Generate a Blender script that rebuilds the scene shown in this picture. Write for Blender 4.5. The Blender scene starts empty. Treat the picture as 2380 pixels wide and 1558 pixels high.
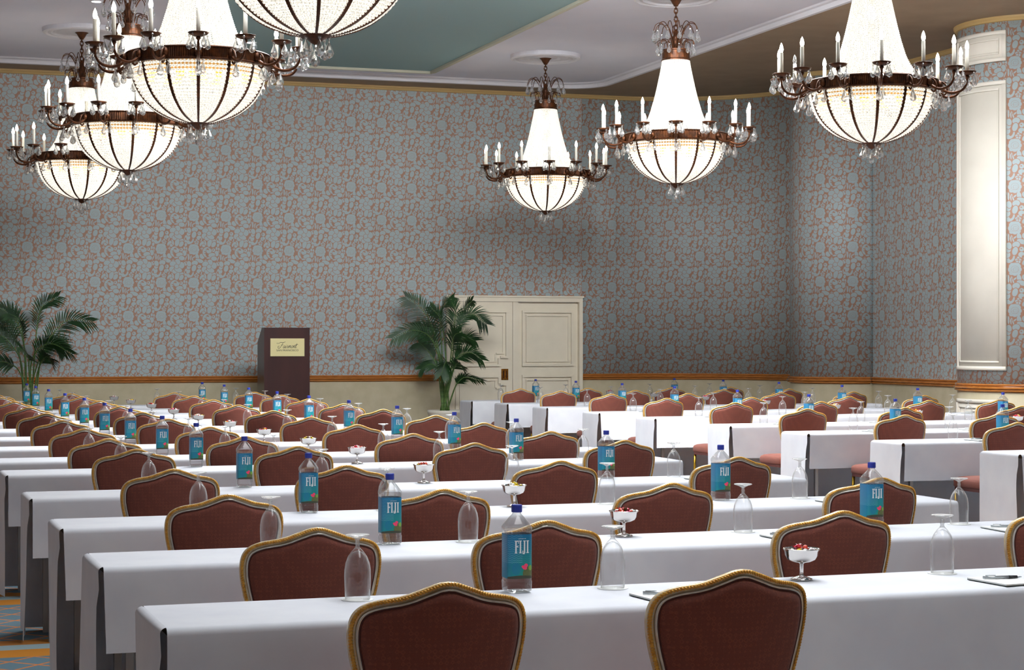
import bpy, bmesh, math, random
from mathutils import Vector, Matrix
random.seed(7)
PI = math.pi
sc = bpy.context.scene
C = sc.collection

# ------------------------------------------------------------------ camera
F, CX, HY, EYE = 4400.0, 1190.0, 793.0, 1.54
SN, CS = 0.3217, 0.9468            # camera yaw against the room (a = x to the right, b = y away)
cam = bpy.data.cameras.new('camera')
cam.sensor_width = 36.0
cam.lens = 36.0 * F / 2380.0
cam.shift_y = (HY - 779.0) / 2380.0
cam.clip_end = 200
camo = bpy.data.objects.new('camera', cam)
C.objects.link(camo)
camo.location = (0, 0, EYE)
camo.rotation_euler = (PI / 2, 0, -math.atan2(SN, CS))
sc.camera = camo

# ------------------------------------------------------------------ world, lights, exposure
w = bpy.data.worlds.new('room_air')
sc.world = w
w.use_nodes = True
w.node_tree.nodes['Background'].inputs[0].default_value = (1.0, 0.96, 0.97, 1)
w.node_tree.nodes['Background'].inputs[1].default_value = 0.30
sc.view_settings.view_transform = 'Standard'
sc.view_settings.look = 'None'
sc.view_settings.gamma = 1.0
sc.view_settings.use_curve_mapping = False
sc.view_settings.exposure = 0.13
sc.cycles.max_bounces = 6
sc.cycles.transmission_bounces = 6
sc.cycles.glossy_bounces = 4
sc.cycles.diffuse_bounces = 3
sc.cycles.transparent_max_bounces = 12
sc.cycles.caustics_refractive = False
sc.cycles.caustics_reflective = False
sc.cycles.sample_clamp_indirect = 4.0
sc.cycles.use_light_tree = False
sc.cycles.use_adaptive_sampling = True
sc.cycles.adaptive_threshold = 0.07

def area_light(name, a, b, z, sx, sy, power, col=(0.95, 0.98, 1.0)):
    l = bpy.data.lights.new(name, 'AREA')
    l.shape = 'RECTANGLE'; l.size = sx; l.size_y = sy
    l.energy = power; l.color = col
    o = bpy.data.objects.new(name, l); C.objects.link(o)
    o.location = (a, b, z)
    return o
for (a, b, sx, sy, p, aim, spread) in ((3.0, 8.8, 1.6, 11.5, 250, (3.0, 8.8, 0), 110), (9.0, 9.4, 1.6, 11.0, 190, (9.0, 9.4, 0), 110),   # rows over the tables
                                       (5.5, 16.4, 4.6, 1.4, 860, (5.6, 17.8, 0), 180), (9.8, 15.4, 2.0, 1.4, 260, (10.2, 17.6, 0), 180)):                  # over the far tables
    o = area_light('ceiling_downlights', a, b, 5.15, sx, sy, p)
    o.data.spread = math.radians(spread)
    o.rotation_euler = (Vector(aim) - Vector((a, b, 5.15))).to_track_quat('-Z', 'Y').to_euler()

# ------------------------------------------------------------------ small helpers
def px_a(px, b):
    r = (px - CX) / F
    return b * (r * CS + SN) / (CS - r * SN)
def room(px, py, z):
    Y = F * (EYE - z) / (py - HY); X = (px - CX) / F * Y
    return (CS * X + SN * Y, -SN * X + CS * Y)

class MB:
    """collects vertices and faces, then links ONE mesh object"""
    def __init__(s):
        s.v = []; s.f = []; s.uv = {}
    def add(s, vs, fs):
        n = len(s.v); s.v += [tuple(p) for p in vs]; s.f += [tuple(i + n for i in f) for f in fs]; return n
    def box(s, x0, x1, y0, y1, z0, z1):
        s.add([(x0,y0,z0),(x1,y0,z0),(x1,y1,z0),(x0,y1,z0),(x0,y0,z1),(x1,y0,z1),(x1,y1,z1),(x0,y1,z1)],
              [(3,2,1,0),(4,5,6,7),(0,1,5,4),(1,2,6,5),(2,3,7,6),(3,0,4,7)])
    def rings(s, rings, close=True, cap0=False, cap1=False):
        n0 = len(s.v); m = len(rings[0])
        for r in rings: s.v += [tuple(p) for p in r]
        k = len(rings)
        for i in range(k - 1):
            for j in range(m if close else m - 1):
                j2 = (j + 1) % m
                s.f.append((n0 + i*m + j, n0 + i*m + j2, n0 + (i+1)*m + j2, n0 + (i+1)*m + j))
        if cap0: s.f.append(tuple(n0 + j for j in reversed(range(m))))
        if cap1: s.f.append(tuple(n0 + (k-1)*m + j for j in range(m)))
        return n0
    def lathe(s, prof, n=16, cx=0, cy=0, cz=0, cap0=True, cap1=True, ph=0):
        s.rings([[(cx + r*math.cos(ph + 2*PI*j/n), cy + r*math.sin(ph + 2*PI*j/n), cz + z) for j in range(n)] for r, z in prof], True, cap0, cap1)
    def tube(s, pts, rad, n=6, cap=True):
        P = [Vector(p) for p in pts]; k = len(P); rr = []
        up = Vector((0.13, 0.21, 0.97))
        for i in range(k):
            t = (P[min(i+1, k-1)] - P[max(i-1, 0)]).normalized()
            x = t.cross(up)
            if x.length < 1e-3: x = t.cross(Vector((1, 0, 0)))
            x.normalize(); y = t.cross(x)
            r = rad[i] if isinstance(rad, (list, tuple)) else rad
            rr.append([P[i] + x*r*math.cos(2*PI*j/n) + y*r*math.sin(2*PI*j/n) for j in range(n)])
        s.rings(rr, True, cap, cap)
    def mesh(s, name, mat, smooth=False):
        me = bpy.data.meshes.new(name)
        me.from_pydata(s.v, [], s.f)
        if mat is not None: me.materials.append(mat)
        if smooth: me.polygons.foreach_set('use_smooth', [True] * len(me.polygons))
        me.update()
        return me
    def build(s, name, mat, parent=None, smooth=False, kind=None, label=None):
        return obj(name, s.mesh(name, mat, smooth), parent, kind, label)

def obj(name, me, parent=None, kind=None, label=None):
    o = bpy.data.objects.new(name, me); C.objects.link(o)
    if parent is not None: o.parent = parent
    if kind: o['kind'] = kind
    if label: o['label'] = label
    return o
def thing(name, label, cat, loc=(0, 0, 0), rz=0, group=None):
    o = bpy.data.objects.new(name, None); C.objects.link(o)
    o.empty_display_size = 0.1
    o.location = loc; o.rotation_euler = (0, 0, rz); o['label'] = label; o['category'] = cat
    if group: o['group'] = group
    return o
def tag(o, label, cat, group=None):
    o['label'] = label; o['category'] = cat
    if group: o['group'] = group
    return o
def copy_tree(o, parent=None):
    c = o.copy(); C.objects.link(c); c.parent = parent
    for ch in list(KIDS.get(o.name, [])): copy_tree(ch, c)
    return c
KIDS = {}
def index_kids():
    KIDS.clear()
    for o in bpy.data.objects:
        if o.parent is not None: KIDS.setdefault(o.parent.name, []).append(o)

ORD = ['zeroth', 'first', 'second', 'third', 'fourth', 'fifth', 'sixth', 'seventh', 'eighth', 'ninth', 'tenth', 'eleventh', 'twelfth', 'thirteenth']

# ------------------------------------------------------------------ materials
def mat(name, col, rough=0.5, metal=0.0, spec=0.5, **kw):
    m = bpy.data.materials.new(name); m.use_nodes = True
    p = m.node_tree.nodes['Principled BSDF']
    p.inputs['Base Color'].default_value = (*col, 1)
    p.inputs['Roughness'].default_value = rough
    p.inputs['Metallic'].default_value = metal
    p.inputs['Specular IOR Level'].default_value = spec
    for k, v in kw.items(): p.inputs[k.replace('_', ' ')].default_value = v
    return m
def srgb(r, g, b):
    f = lambda c: (c/255/12.92) if c/255 <= 0.04045 else ((c/255 + 0.055)/1.055)**2.4
    return (f(r), f(g), f(b))
class NT:
    def __init__(s, m): s.t = m.node_tree if hasattr(m, 'node_tree') else m; s.n = s.t.nodes
    def new(s, typ, **kw):
        n = s.n.new(typ)
        for k, v in kw.items(): setattr(n, k, v)
        return n
    def link(s, a, b): s.t.links.new(a, b)
    def math(s, op, a, b=None, c=None):
        n = s.new('ShaderNodeMath', operation=op)
        for i, v in enumerate((a, b, c)):
            if v is None: continue
            if isinstance(v, (int, float)): n.inputs[i].default_value = v
            else: s.link(v, n.inputs[i])
        return n.outputs[0]
    def mix(s, f, c1, c2):
        n = s.new('ShaderNodeMix', data_type='RGBA')
        for sock, v in ((n.inputs[0], f), (n.inputs[6], c1), (n.inputs[7], c2)):
            if isinstance(v, (int, float)): sock.default_value = v
            elif isinstance(v, tuple): sock.default_value = (*v[:3], 1)
            else: s.link(v, sock)
        return n.outputs[2]
def noisy(name, c1, c2, scale, rough=0.6, metal=0.0, bump=0.0, coord='Object', detail=4, stretch=(1, 1, 1), lo=0.35, hi=0.65):
    m = mat(name, c1, rough, metal); t = NT(m); p = t.n['Principled BSDF']
    tc = t.new('ShaderNodeTexCoord'); mp = t.new('ShaderNodeMapping'); mp.inputs['Scale'].default_value = stretch
    t.link(tc.outputs[coord], mp.inputs[0])
    nz = t.new('ShaderNodeTexNoise'); nz.inputs['Scale'].default_value = scale; nz.inputs['Detail'].default_value = detail
    t.link(mp.outputs[0], nz.inputs['Vector'])
    mr = t.new('ShaderNodeMapRange'); mr.inputs[1].default_value = lo; mr.inputs[2].default_value = hi
    t.link(nz.outputs[0], mr.inputs[0])
    t.link(t.mix(mr.outputs[0], c1, c2), p.inputs['Base Color'])
    if bump:
        bp = t.new('ShaderNodeBump'); bp.inputs['Strength'].default_value = bump; bp.inputs['Distance'].default_value = 0.01
        t.link(nz.outputs[0], bp.inputs['Height']); t.link(bp.outputs[0], p.inputs['Normal'])
    return m

def wallpaper_material():
    m = mat('damask_wallpaper', srgb(150, 165, 170), 0.55); t = NT(m); p = t.n['Principled BSDF']
    tc = t.new('ShaderNodeTexCoord')
    sc_ = t.new('ShaderNodeVectorMath', operation='MULTIPLY'); t.link(tc.outputs['UV'], sc_.inputs[0]); sc_.inputs[1].default_value = (1/0.452, 1/0.468, 0)
    TW, TH = 592.0, 587.0
    G = 9.0
    # (x, y, rx, ry, rotation, ink) in units of 1/592 of the repeat; later shapes lie over earlier ones with a thin ground line round them
    shapes = [
        (95,712,48,11,35,1), (112,745,10,40,20,1), (236,728,10,46,-25,1), (186,668,30,26,0,1), (184,705,15,55,0,1), (146,696,20,24,-30,1),
        (532,690,40,48,40,1), (618,700,33,58,15,1), (576,768,78,34,-18,1), (150,140,10,42,10,1),
        (240,232,36,38,0,1), (222,205,26,9,-20,1), (226,226,12,8,-30,0), (580,287,34,34,0,1), (588,280,12,9,-30,0), (584,366,46,40,0,1), (543,402,11,34,-15,1), (562,392,16,16,0,0),
        (180,396,92,84,0,1), (142,372,32,66,-12,0), (206,362,50,48,0,1), (236,386,11,25,10,0),
        (322,406,50,26,-10,1), (318,478,38,55,-35,1), (392,446,40,78,-14,1),
        (478,456,26,56,14,1), (534,468,30,52,-38,1), (505,506,34,24,0,1),
        (632,412,19,22,0,1), (608,440,22,19,0,1), (656,438,22,19,0,1), (616,466,19,20,0,1), (648,466,19,20,0,1), (632,442,8,8,0,0),
        (236,490,22,32,-10,1), (262,548,19,28,0,1), (222,566,16,36,0,1), (228,606,17,24,0,1), (320,578,32,32,0,1), (326,572,9,18,0,0),
        (532,555,9,30,0,1), (532,555,30,9,0,1), (464,178,8,26,0,1), (464,178,26,8,0,1),
        (436,616,84,92,0,1), (408,646,58,62,0,0), (404,592,50,46,0,1), (424,566,24,11,-15,0), (402,714,48,14,8,1), (474,606,22,7,-20,0), (470,636,22,7,10,0),
        (262,636,38,50,8,1), (352,664,62,38,10,1), (310,726,54,40,-5,1),
        (70,222,56,44,10,1), (86,312,40,60,-18,1), (182,294,34,42,-30,1), (176,236,40,50,20,1),
        (680,508,66,30,0,1), (622,530,30,30,0,2), (608,576,28,32,0,2), (628,622,34,28,0,2), (738,528,32,32,0,2), (756,574,28,36,0,2), (728,626,38,28,0,2), (680,640,34,24,0,2), (642,506,34,24,0,2), (720,504,34,24,0,2), (680,572,66,56,0,2), (680,570,58,48,0,4), (670,578,36,30,0,4), (684,566,22,18,0,4), (720,600,28,22,30,4), (640,600,26,20,-30,4),
        (316,264,56,58,0,1), (386,208,50,52,0,1), (470,240,58,48,15,1), (486,332,52,50,0,1), (440,372,44,40,0,1), (374,342,72,42,-22,1), (402,284,38,36,0,1),
    ]
    wrapped = {}
    for ox in (0.0, 0.5):
        for oy in (0.0, 0.5):       # four copies of the wrapped coordinate, so that each shape can use one whose seam it does not touch
            ad = t.new('ShaderNodeVectorMath', operation='ADD'); t.link(sc_.outputs[0], ad.inputs[0]); ad.inputs[1].default_value = (ox, oy, 0)
            fr = t.new('ShaderNodeVectorMath', operation='FRACTION'); t.link(ad.outputs[0], fr.inputs[0])
            an = t.new('ShaderNodeVectorMath', operation='ADD'); t.link(fr.outputs[0], an.inputs[0]); an.inputs[1].default_value = (0, 0, 1)
            wrapped[(ox, oy)] = an.outputs[0]
    acc = 0.0
    for (x, y, rx, ry, rot, ink) in shapes:
        fx, fy = (x/TW) % 1.0, (-y/TH) % 1.0
        ox = 0.0 if 0.25 <= fx <= 0.75 else 0.5; oy = 0.0 if 0.25 <= fy <= 0.75 else 0.5
        cx, cy = (fx + ox) % 1.0, (fy + oy) % 1.0
        th = math.radians(-rot); ex, ey = rx/TW, ry/TH
        r1 = (math.cos(th)/ex, math.sin(th)/ex); r2 = (-math.sin(th)/ey, math.cos(th)/ey)
        dots = []
        for r in (r1, r2):
            dn = t.new('ShaderNodeVectorMath', operation='DOT_PRODUCT'); t.link(wrapped[(ox, oy)], dn.inputs[0])
            dn.inputs[1].default_value = (r[0], r[1], -(r[0]*cx + r[1]*cy)); dots.append(dn.outputs['Value'])
        d2 = t.math('MULTIPLY_ADD', dots[0], dots[0], t.math('MULTIPLY', dots[1], dots[1]))
        if ink == 2:
            acc = t.math('MAXIMUM', acc, t.math('LESS_THAN', d2, 1.0))
        elif ink == 4:
            ringm = t.math('LESS_THAN', t.math('ABSOLUTE', t.math('SUBTRACT', d2, 1.0)), 0.10)
            acc = t.math('MULTIPLY', acc, t.math('SUBTRACT', 1.0, t.math('MULTIPLY', ringm, 0.55)))
        elif ink:
            keep = t.math('GREATER_THAN', d2, (1.0 + G/min(rx, ry, 60)*.8)**2)
            acc = t.math('MULTIPLY_ADD', acc, keep, t.math('LESS_THAN', d2, 1.0))
        else:
            acc = t.math('MULTIPLY', acc, t.math('GREATER_THAN', d2, 1.0))
    mask = acc
    # paper joints between the drops
    sp = t.new('ShaderNodeSeparateXYZ'); t.link(tc.outputs['UV'], sp.inputs[0])
    seam = t.math('LESS_THAN', t.math('FRACT', t.math('MULTIPLY', sp.outputs[0], 1/1.356)), 0.005)
    base = t.mix(mask, WP_GROUND, WP_MOTIF)
    t.link(t.mix(t.math('MULTIPLY', seam, 0.4), base, (0.10, 0.09, 0.085)), p.inputs['Base Color'])
    return m
WP_GROUND = srgb(162, 124, 104)
WP_MOTIF = srgb(160, 175, 179)
M = {}
M['paper'] = wallpaper_material()
M['plaster'] = noisy('beige_plaster', srgb(198, 187, 160), srgb(188, 177, 148), 6, 0.8)
M['rail'] = noisy('rail_wood', srgb(190, 122, 58), srgb(162, 98, 42), 9, 0.2, 0.0, stretch=(1, 1, 14))
M['trim_gold'] = mat('gold_painted_trim', srgb(182, 152, 98), 0.5)
M['soffit'] = noisy('soffit_paint', srgb(154, 132, 108), srgb(146, 125, 102), 3, 0.75)
M['tray'] = noisy('lilac_white_ceiling', srgb(232, 232, 244), srgb(222, 224, 238), 0.8, 0.8, detail=2)
M['mould'] = mat('white_moulding', srgb(216, 215, 222), 0.5)
M['teal'] = mat('teal_ceiling', srgb(140, 168, 170), 0.8)
M['teal_mould'] = mat('cream_moulding', srgb(190, 188, 170), 0.6)
M['cream'] = noisy('cream_door_paint', srgb(240, 230, 210), srgb(234, 224, 204), 4, 0.45)
M['white_panel'] = noisy('white_panel_paint', srgb(232, 226, 214), srgb(226, 220, 208), 3, 0.5)
M['brass'] = noisy('aged_brass', srgb(176, 120, 50), srgb(130, 84, 32), 30, 0.3, 0.9)
M['bronze'] = noisy('dark_bronze', srgb(92, 50, 20), srgb(56, 29, 12), 22, 0.42, 0.65)
M['goldleaf'] = noisy('amber_brass_lining', srgb(214, 146, 56), srgb(194, 124, 40), 10, 0.4, 0.5)
M['gilt'] = noisy('gilt_collar', srgb(236, 186, 104), srgb(224, 166, 84), 10, 0.6, 0.0)
M['cloth'] = noisy('white_table_linen', srgb(220, 222, 228), srgb(212, 214, 222), 5, 0.85, bump=0.05)
M['table'] = mat('table_laminate', srgb(120, 96, 74), 0.5)
M['steel'] = mat('grey_steel', srgb(150, 148, 146), 0.35, 0.8)
M['champagne'] = noisy('champagne_metal', srgb(244, 230, 200), srgb(222, 194, 148), 25, 0.24, 0.35)
M['rope'] = noisy('gold_rope', srgb(236, 182, 78), srgb(204, 142, 50), 60, 0.38, 0.15)
M['silver_rim'] = noisy('silver_rim', srgb(232, 230, 222), srgb(206, 202, 192), 30, 0.2, 0.5)
def chair_fabric():
    m = mat('maroon_damask', srgb(104, 56, 46), 0.85); t = NT(m); p = t.n['Principled BSDF']
    tc = t.new('ShaderNodeTexCoord')
    v = t.new('ShaderNodeTexVoronoi', feature='F1', distance='MANHATTAN'); v.inputs['Scale'].default_value = 62; v.inputs['Randomness'].default_value = 0.0
    t.link(tc.outputs['Object'], v.inputs['Vector'])
    nz = t.new('ShaderNodeTexNoise'); nz.inputs['Scale'].default_value = 300; t.link(tc.outputs['Object'], nz.inputs['Vector'])
    sw = t.math('LESS_THAN', t.math('ABSOLUTE', t.math('SUBTRACT', v.outputs['Distance'], 0.45)), 0.13)
    a = t.math('ADD', t.math('MULTIPLY', sw, 0.28), t.math('MULTIPLY', nz.outputs[0], 0.5))
    t.link(t.mix(a, srgb(108, 54, 47), srgb(148, 84, 62)), p.inputs['Base Color'])
    p.inputs['Sheen Weight'].default_value = 0.1
    bp = t.new('ShaderNodeBump'); bp.inputs['Strength'].default_value = 0.25; bp.inputs['Distance'].default_value = 0.002
    t.link(nz.outputs[0], bp.inputs['Height']); t.link(bp.outputs[0], p.inputs['Normal'])
    return m
M['fabric'] = chair_fabric()
M['piping'] = mat('maroon_piping', srgb(84, 42, 38), 0.8)
M['chair_gold'] = mat('gold_leg', srgb(222, 178, 60), 0.25, 0.85)
def thin_glass(name, ior, tint, refr=0.0, base=0.04):
    """thin-walled clear glass: what is behind shows straight through, with a Fresnel gloss and a painted white sheen"""
    m = bpy.data.materials.new(name); m.use_nodes = True; t = NT(m); t.n.remove(t.n['Principled BSDF']); out = t.n['Material Output']
    tr = t.new('ShaderNodeBsdfTransparent'); tr.inputs[0].default_value = (*tint, 1)
    gl = t.new('ShaderNodeBsdfGlossy'); gl.inputs['Roughness'].default_value = 0.03; gl.inputs[0].default_value = (1, 1, 1, 1)
    fr = t.new('ShaderNodeLayerWeight'); fr.inputs[0].default_value = 0.5
    fac = t.math('MULTIPLY', t.math('POWER', fr.outputs['Facing'], 3.0), 0.85)
    a = tr.outputs[0]
    if refr:
        rf = t.new('ShaderNodeBsdfGlass'); rf.inputs['IOR'].default_value = ior; rf.inputs['Roughness'].default_value = 0.0
        m0 = t.new('ShaderNodeMixShader'); m0.inputs[0].default_value = refr; t.link(tr.outputs[0], m0.inputs[1]); t.link(rf.outputs[0], m0.inputs[2]); a = m0.outputs[0]
    hz = t.new('ShaderNodeBsdfDiffuse'); hz.inputs[0].default_value = (1, 1, 1, 1)  # white diffuse mixed into the gloss stands in for bright reflections
    mh = t.new('ShaderNodeMixShader'); mh.inputs[0].default_value = 0.45; t.link(gl.outputs[0], mh.inputs[1]); t.link(hz.outputs[0], mh.inputs[2])
    mx = t.new('ShaderNodeMixShader'); t.link(t.math('MINIMUM', t.math('ADD', fac, base), 1.0), mx.inputs[0])
    t.link(a, mx.inputs[1]); t.link(mh.outputs[0], mx.inputs[2]); t.link(mx.outputs[0], out.inputs[0])
    return m
M['glass'] = thin_glass('clear_glass', 1.4, (0.985, 0.985, 0.985), 0.0, 0.035)
M['glass_foot'] = thin_glass('thick_glass', 1.45, (0.97, 0.98, 0.98), 0.15, 0.22)  # higher base whitens stem and foot as if catching reflections
M['pet'] = thin_glass('clear_bottle', 1.30, (0.97, 0.985, 0.99), 0.25, 0.05)
M['cap'] = mat('blue_cap', srgb(36, 52, 150), 0.4)
M['white_print'] = mat('white_print', (0.9, 0.9, 0.9), 0.5)
M['silver'] = mat('polished_silver', srgb(236, 232, 228), 0.12, 1.0)
M['paper_white'] = mat('pad_paper', srgb(238, 240, 238), 0.7)
M['pad_back'] = mat('pad_card', srgb(60, 70, 66), 0.7)
M['pen_silver'] = mat('pen_silver', srgb(190, 196, 200), 0.3, 0.7)
M['black'] = mat('black_rubber', (0.01, 0.01, 0.012), 0.5)
M['lectern'] = noisy('dark_mahogany', srgb(62, 28, 26), srgb(50, 22, 22), 5, 0.28, stretch=(1, 1, .2))
M['sign'] = mat('cream_sign', srgb(226, 214, 158), 0.5)
M['ink'] = mat('sign_ink', srgb(40, 44, 40), 0.6)
M['leaf'] = noisy('palm_green', srgb(38, 76, 36), srgb(18, 46, 22), 5, 0.5)
M['stem'] = noisy('palm_cane', srgb(92, 124, 60), srgb(64, 96, 42), 8, 0.5, stretch=(1, 1, 6))
M['pot'] = mat('white_planter', srgb(222, 218, 206), 0.5)
M['soil'] = noisy('bark_mulch', srgb(86, 60, 38), srgb(50, 34, 22), 30, 0.95, bump=0.6)
M['candle'] = mat('ivory_candle_sleeve', srgb(244, 240, 226), 0.5)
M['crystal'] = thin_glass('cut_crystal', 1.5, (0.95, 0.96, 0.96), 0.6, 0.12)
def emit(name, col, strength):
    m = bpy.data.materials.new(name); m.use_nodes = True
    p = m.node_tree.nodes['Principled BSDF']
    p.inputs['Base Color'].default_value = (1, 1, 1, 1)
    p.inputs['Emission Color'].default_value = (*col, 1); p.inputs['Emission Strength'].default_value = strength
    return m
M['bulb'] = emit('lit_bulb', (1, 0.95, 0.85), 30)
M['inner_bulb'] = emit('lit_inner_bulb', (1, 0.93, 0.8), 14)
M['inner_bulb'].cycles.emission_sampling = 'NONE'
M['bulb'].cycles.emission_sampling = 'NONE'
M['downlight'] = emit('lit_downlight', (1, 0.98, 0.95), 6)
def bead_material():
    m = bpy.data.materials.new('painted_glow_beads'); m.use_nodes = True; t = NT(m)
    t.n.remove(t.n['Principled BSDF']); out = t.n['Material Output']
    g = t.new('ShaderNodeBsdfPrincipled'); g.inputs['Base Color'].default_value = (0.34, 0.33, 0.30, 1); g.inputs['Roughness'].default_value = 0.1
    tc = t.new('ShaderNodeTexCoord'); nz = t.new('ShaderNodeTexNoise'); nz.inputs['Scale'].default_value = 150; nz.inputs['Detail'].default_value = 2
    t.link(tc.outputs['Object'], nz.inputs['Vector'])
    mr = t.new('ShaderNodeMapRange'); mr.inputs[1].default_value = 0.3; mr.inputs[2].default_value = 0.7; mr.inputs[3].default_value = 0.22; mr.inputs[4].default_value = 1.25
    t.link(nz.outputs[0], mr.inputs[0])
    g.inputs['Emission Color'].default_value = (1.0, 0.95, 0.83, 1); t.link(mr.outputs[0], g.inputs['Emission Strength'])  # emission stands in for bulb light through the beads; noise paints glints
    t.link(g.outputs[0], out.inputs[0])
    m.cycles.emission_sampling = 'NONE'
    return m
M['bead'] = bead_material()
def label_material():
    m = mat('bottle_label', srgb(0, 120, 140), 0.35); t = NT(m); p = t.n['Principled BSDF']
    tc = t.new('ShaderNodeTexCoord'); sp = t.new('ShaderNodeSeparateXYZ'); t.link(tc.outputs['UV'], sp.inputs[0])
    u, v = sp.outputs[0], sp.outputs[1]           # u metres from the front face's middle, v 0..1
    c = t.mix(v, srgb(0, 138, 112), srgb(0, 108, 152))
    side = t.new('ShaderNodeMapRange'); side.inputs[1].default_value = -0.06; side.inputs[2].default_value = 0.01; side.inputs[3].default_value = 0.6; side.inputs[4].default_value = 0
    t.link(u, side.inputs[0]); c = t.mix(side.outputs[0], c, srgb(0, 112, 172))
    tri = t.math('ABSOLUTE', t.math('SUBTRACT', t.math('FRACT', t.math('MULTIPLY', u, 70.0)), 0.5))
    wv = t.math('FRACT', t.math('ADD', t.math('MULTIPLY', v, 24.0), t.math('MULTIPLY', tri, 0.9)))
    band = t.math('LESS_THAN', wv, 0.30)
    up = t.math('GREATER_THAN', v, 0.34); lf = t.math('LESS_THAN', u, 0.006)
    c = t.mix(t.math('MULTIPLY', t.math('MULTIPLY', band, up), t.math('ADD', t.math('MULTIPLY', lf, 0.28), 0.08)), c, srgb(150, 205, 225))
    def blob(cu, cv, ru, rv):
        du = t.math('DIVIDE', t.math('SUBTRACT', u, cu), ru); dv = t.math('DIVIDE', t.math('SUBTRACT', v, cv), rv)
        return t.math('LESS_THAN', t.math('ADD', t.math('MULTIPLY', du, du), t.math('MULTIPLY', dv, dv)), 1.0)
    c = t.mix(t.math('MULTIPLY', blob(-0.014, 0.22, 0.015, 0.14), 0.35), c, srgb(0, 92, 158))
    nz = t.new('ShaderNodeTexNoise'); nz.inputs['Scale'].default_value = 160; t.link(tc.outputs['UV'], nz.inputs['Vector'])
    rock = t.mix(nz.outputs[0], srgb(40, 44, 30), srgb(120, 130, 70))
    c = t.mix(blob(0.027, 0.10, 0.020, 0.17), c, rock)
    c = t.mix(blob(0.002, 0.02, 0.05, 0.05), c, srgb(56, 60, 44))
    c = t.mix(blob(0.033, 0.24, 0.007, 0.06), c, srgb(120, 160, 60))
    for q in ((0.012, 0.25, 0.006, 0.045), (0.018, 0.30, 0.006, 0.04), (0.008, 0.27, 0.005, 0.03), (0.016, 0.24, 0.005, 0.04)):
        c = t.mix(blob(*q), c, srgb(232, 62, 104))
    t.link(c, p.inputs['Base Color'])
    return m
M['label'] = label_material()
def carpet_material():
    m = mat('patterned_carpet', srgb(90, 110, 120), 0.95); t = NT(m); p = t.n['Principled BSDF']
    tc = t.new('ShaderNodeTexCoord'); sp = t.new('ShaderNodeSeparateXYZ'); t.link(tc.outputs['Object'], sp.inputs[0])
    x, y = sp.outputs[0], sp.outputs[1]
    d1 = t.math('LESS_THAN', t.math('FRACT', t.math('ADD', t.math('MULTIPLY', x, 4.0), t.math('MULTIPLY', y, 4.0))), 0.1)
    d2 = t.math('LESS_THAN', t.math('FRACT', t.math('SUBTRACT', t.math('MULTIPLY', x, 4.0), t.math('MULTIPLY', y, 4.0))), 0.1)
    c = t.mix(t.math('MAXIMUM', d1, d2), srgb(96, 124, 138), srgb(206, 126, 66))
    yy = t.math('FRACT', t.math('MULTIPLY', y, 1/1.9))
    c = t.mix(t.math('LESS_THAN', yy, 0.28), c, srgb(176, 112, 40))
    c = t.mix(t.math('LESS_THAN', yy, 0.20), c, srgb(150, 172, 178))
    c = t.mix(t.math('LESS_THAN', yy, 0.12), c, srgb(204, 132, 36))
    t.link(c, p.inputs['Base Color'])
    return m
M['carpet'] = carpet_material()

# ------------------------------------------------------------------ the room
SOF, TRAY = 5.23, 5.30
RAILZ0, RAILZ1 = 0.955, 1.05
m = MB(); m.add([(-7, -9, 0), (13.4, -9, 0), (13.4, 27.2, 0), (-7, 27.2, 0)], [(0, 1, 2, 3)])
floor = m.build('floor', M['carpet'], kind='structure')

def arc(cx, cy, r, a0, a1, n):
    return [(cx + r*math.cos(math.radians(a0 + (a1-a0)*i/n)), cy + r*math.sin(math.radians(a0 + (a1-a0)*i/n))) for i in range(n+1)]
def offset_path(path, d):
    out = []
    for i, (x, y) in enumerate(path):
        x0, y0 = path[max(i-1, 0)]; x1, y1 = path[min(i+1, len(path)-1)]
        tx, ty = x1-x0, y1-y0; l = math.hypot(tx, ty) or 1
        out.append((x - ty/l*d, y + tx/l*d))
    return out
def wall_strip(name, path, z0, z1, material, parent=None, kind='structure', s0=0.0, smooth=True, back=0.12):
    """a wall along a path with real thickness behind its face; UV in metres"""
    me_v, me_f, uvs = [], [], []
    bk = offset_path(path, -back)
    s = s0; ss = []
    for i, p in enumerate(path):
        if i: s += math.hypot(p[0]-path[i-1][0], p[1]-path[i-1][1])
        ss.append(s)
    n = len(path)
    for (x, y) in path: me_v += [(x, y, z0), (x, y, z1)]
    for (x, y) in bk: me_v += [(x, y, z0), (x, y, z1)]
    for i in range(n-1):
        me_f.append((2*i, 2*i+1, 2*i+3, 2*i+2)); uvs += [(ss[i], z0), (ss[i], z1), (ss[i+1], z1), (ss[i+1], z0)]
    nf = n - 1
    k = 2*n
    for i in range(n-1):
        me_f.append((k+2*i+2, k+2*i+3, k+2*i+1, k+2*i)); uvs += [(0, 0)]*4
        me_f.append((2*i+1, k+2*i+1, k+2*i+3, 2*i+3)); uvs += [(0, 0)]*4
        me_f.append((2*i+2, k+2*i+2, k+2*i, 2*i)); uvs += [(0, 0)]*4
    me_f.append((0, k, k+1, 1)); uvs += [(s0 - back, z0), (s0, z0), (s0, z1), (s0 - back, z1)]
    e = 2*(n-1)
    me_f.append((e, e+1, k+e+1, k+e)); uvs += [(s, z0), (s, z1), (s+back, z1), (s+back, z0)]
    me = bpy.data.meshes.new(name); me.from_pydata(me_v, [], me_f)
    ul = me.uv_layers.new(name='UVMap')
    ul.data.foreach_set('uv', [c for q in uvs for c in q])
    me.materials.append(material)
    if smooth and n > 3: me.polygons.foreach_set('use_smooth', [i < nf for i in range(len(me.polygons))])
    me.update()
    return obj(name, me, parent, kind)
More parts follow.
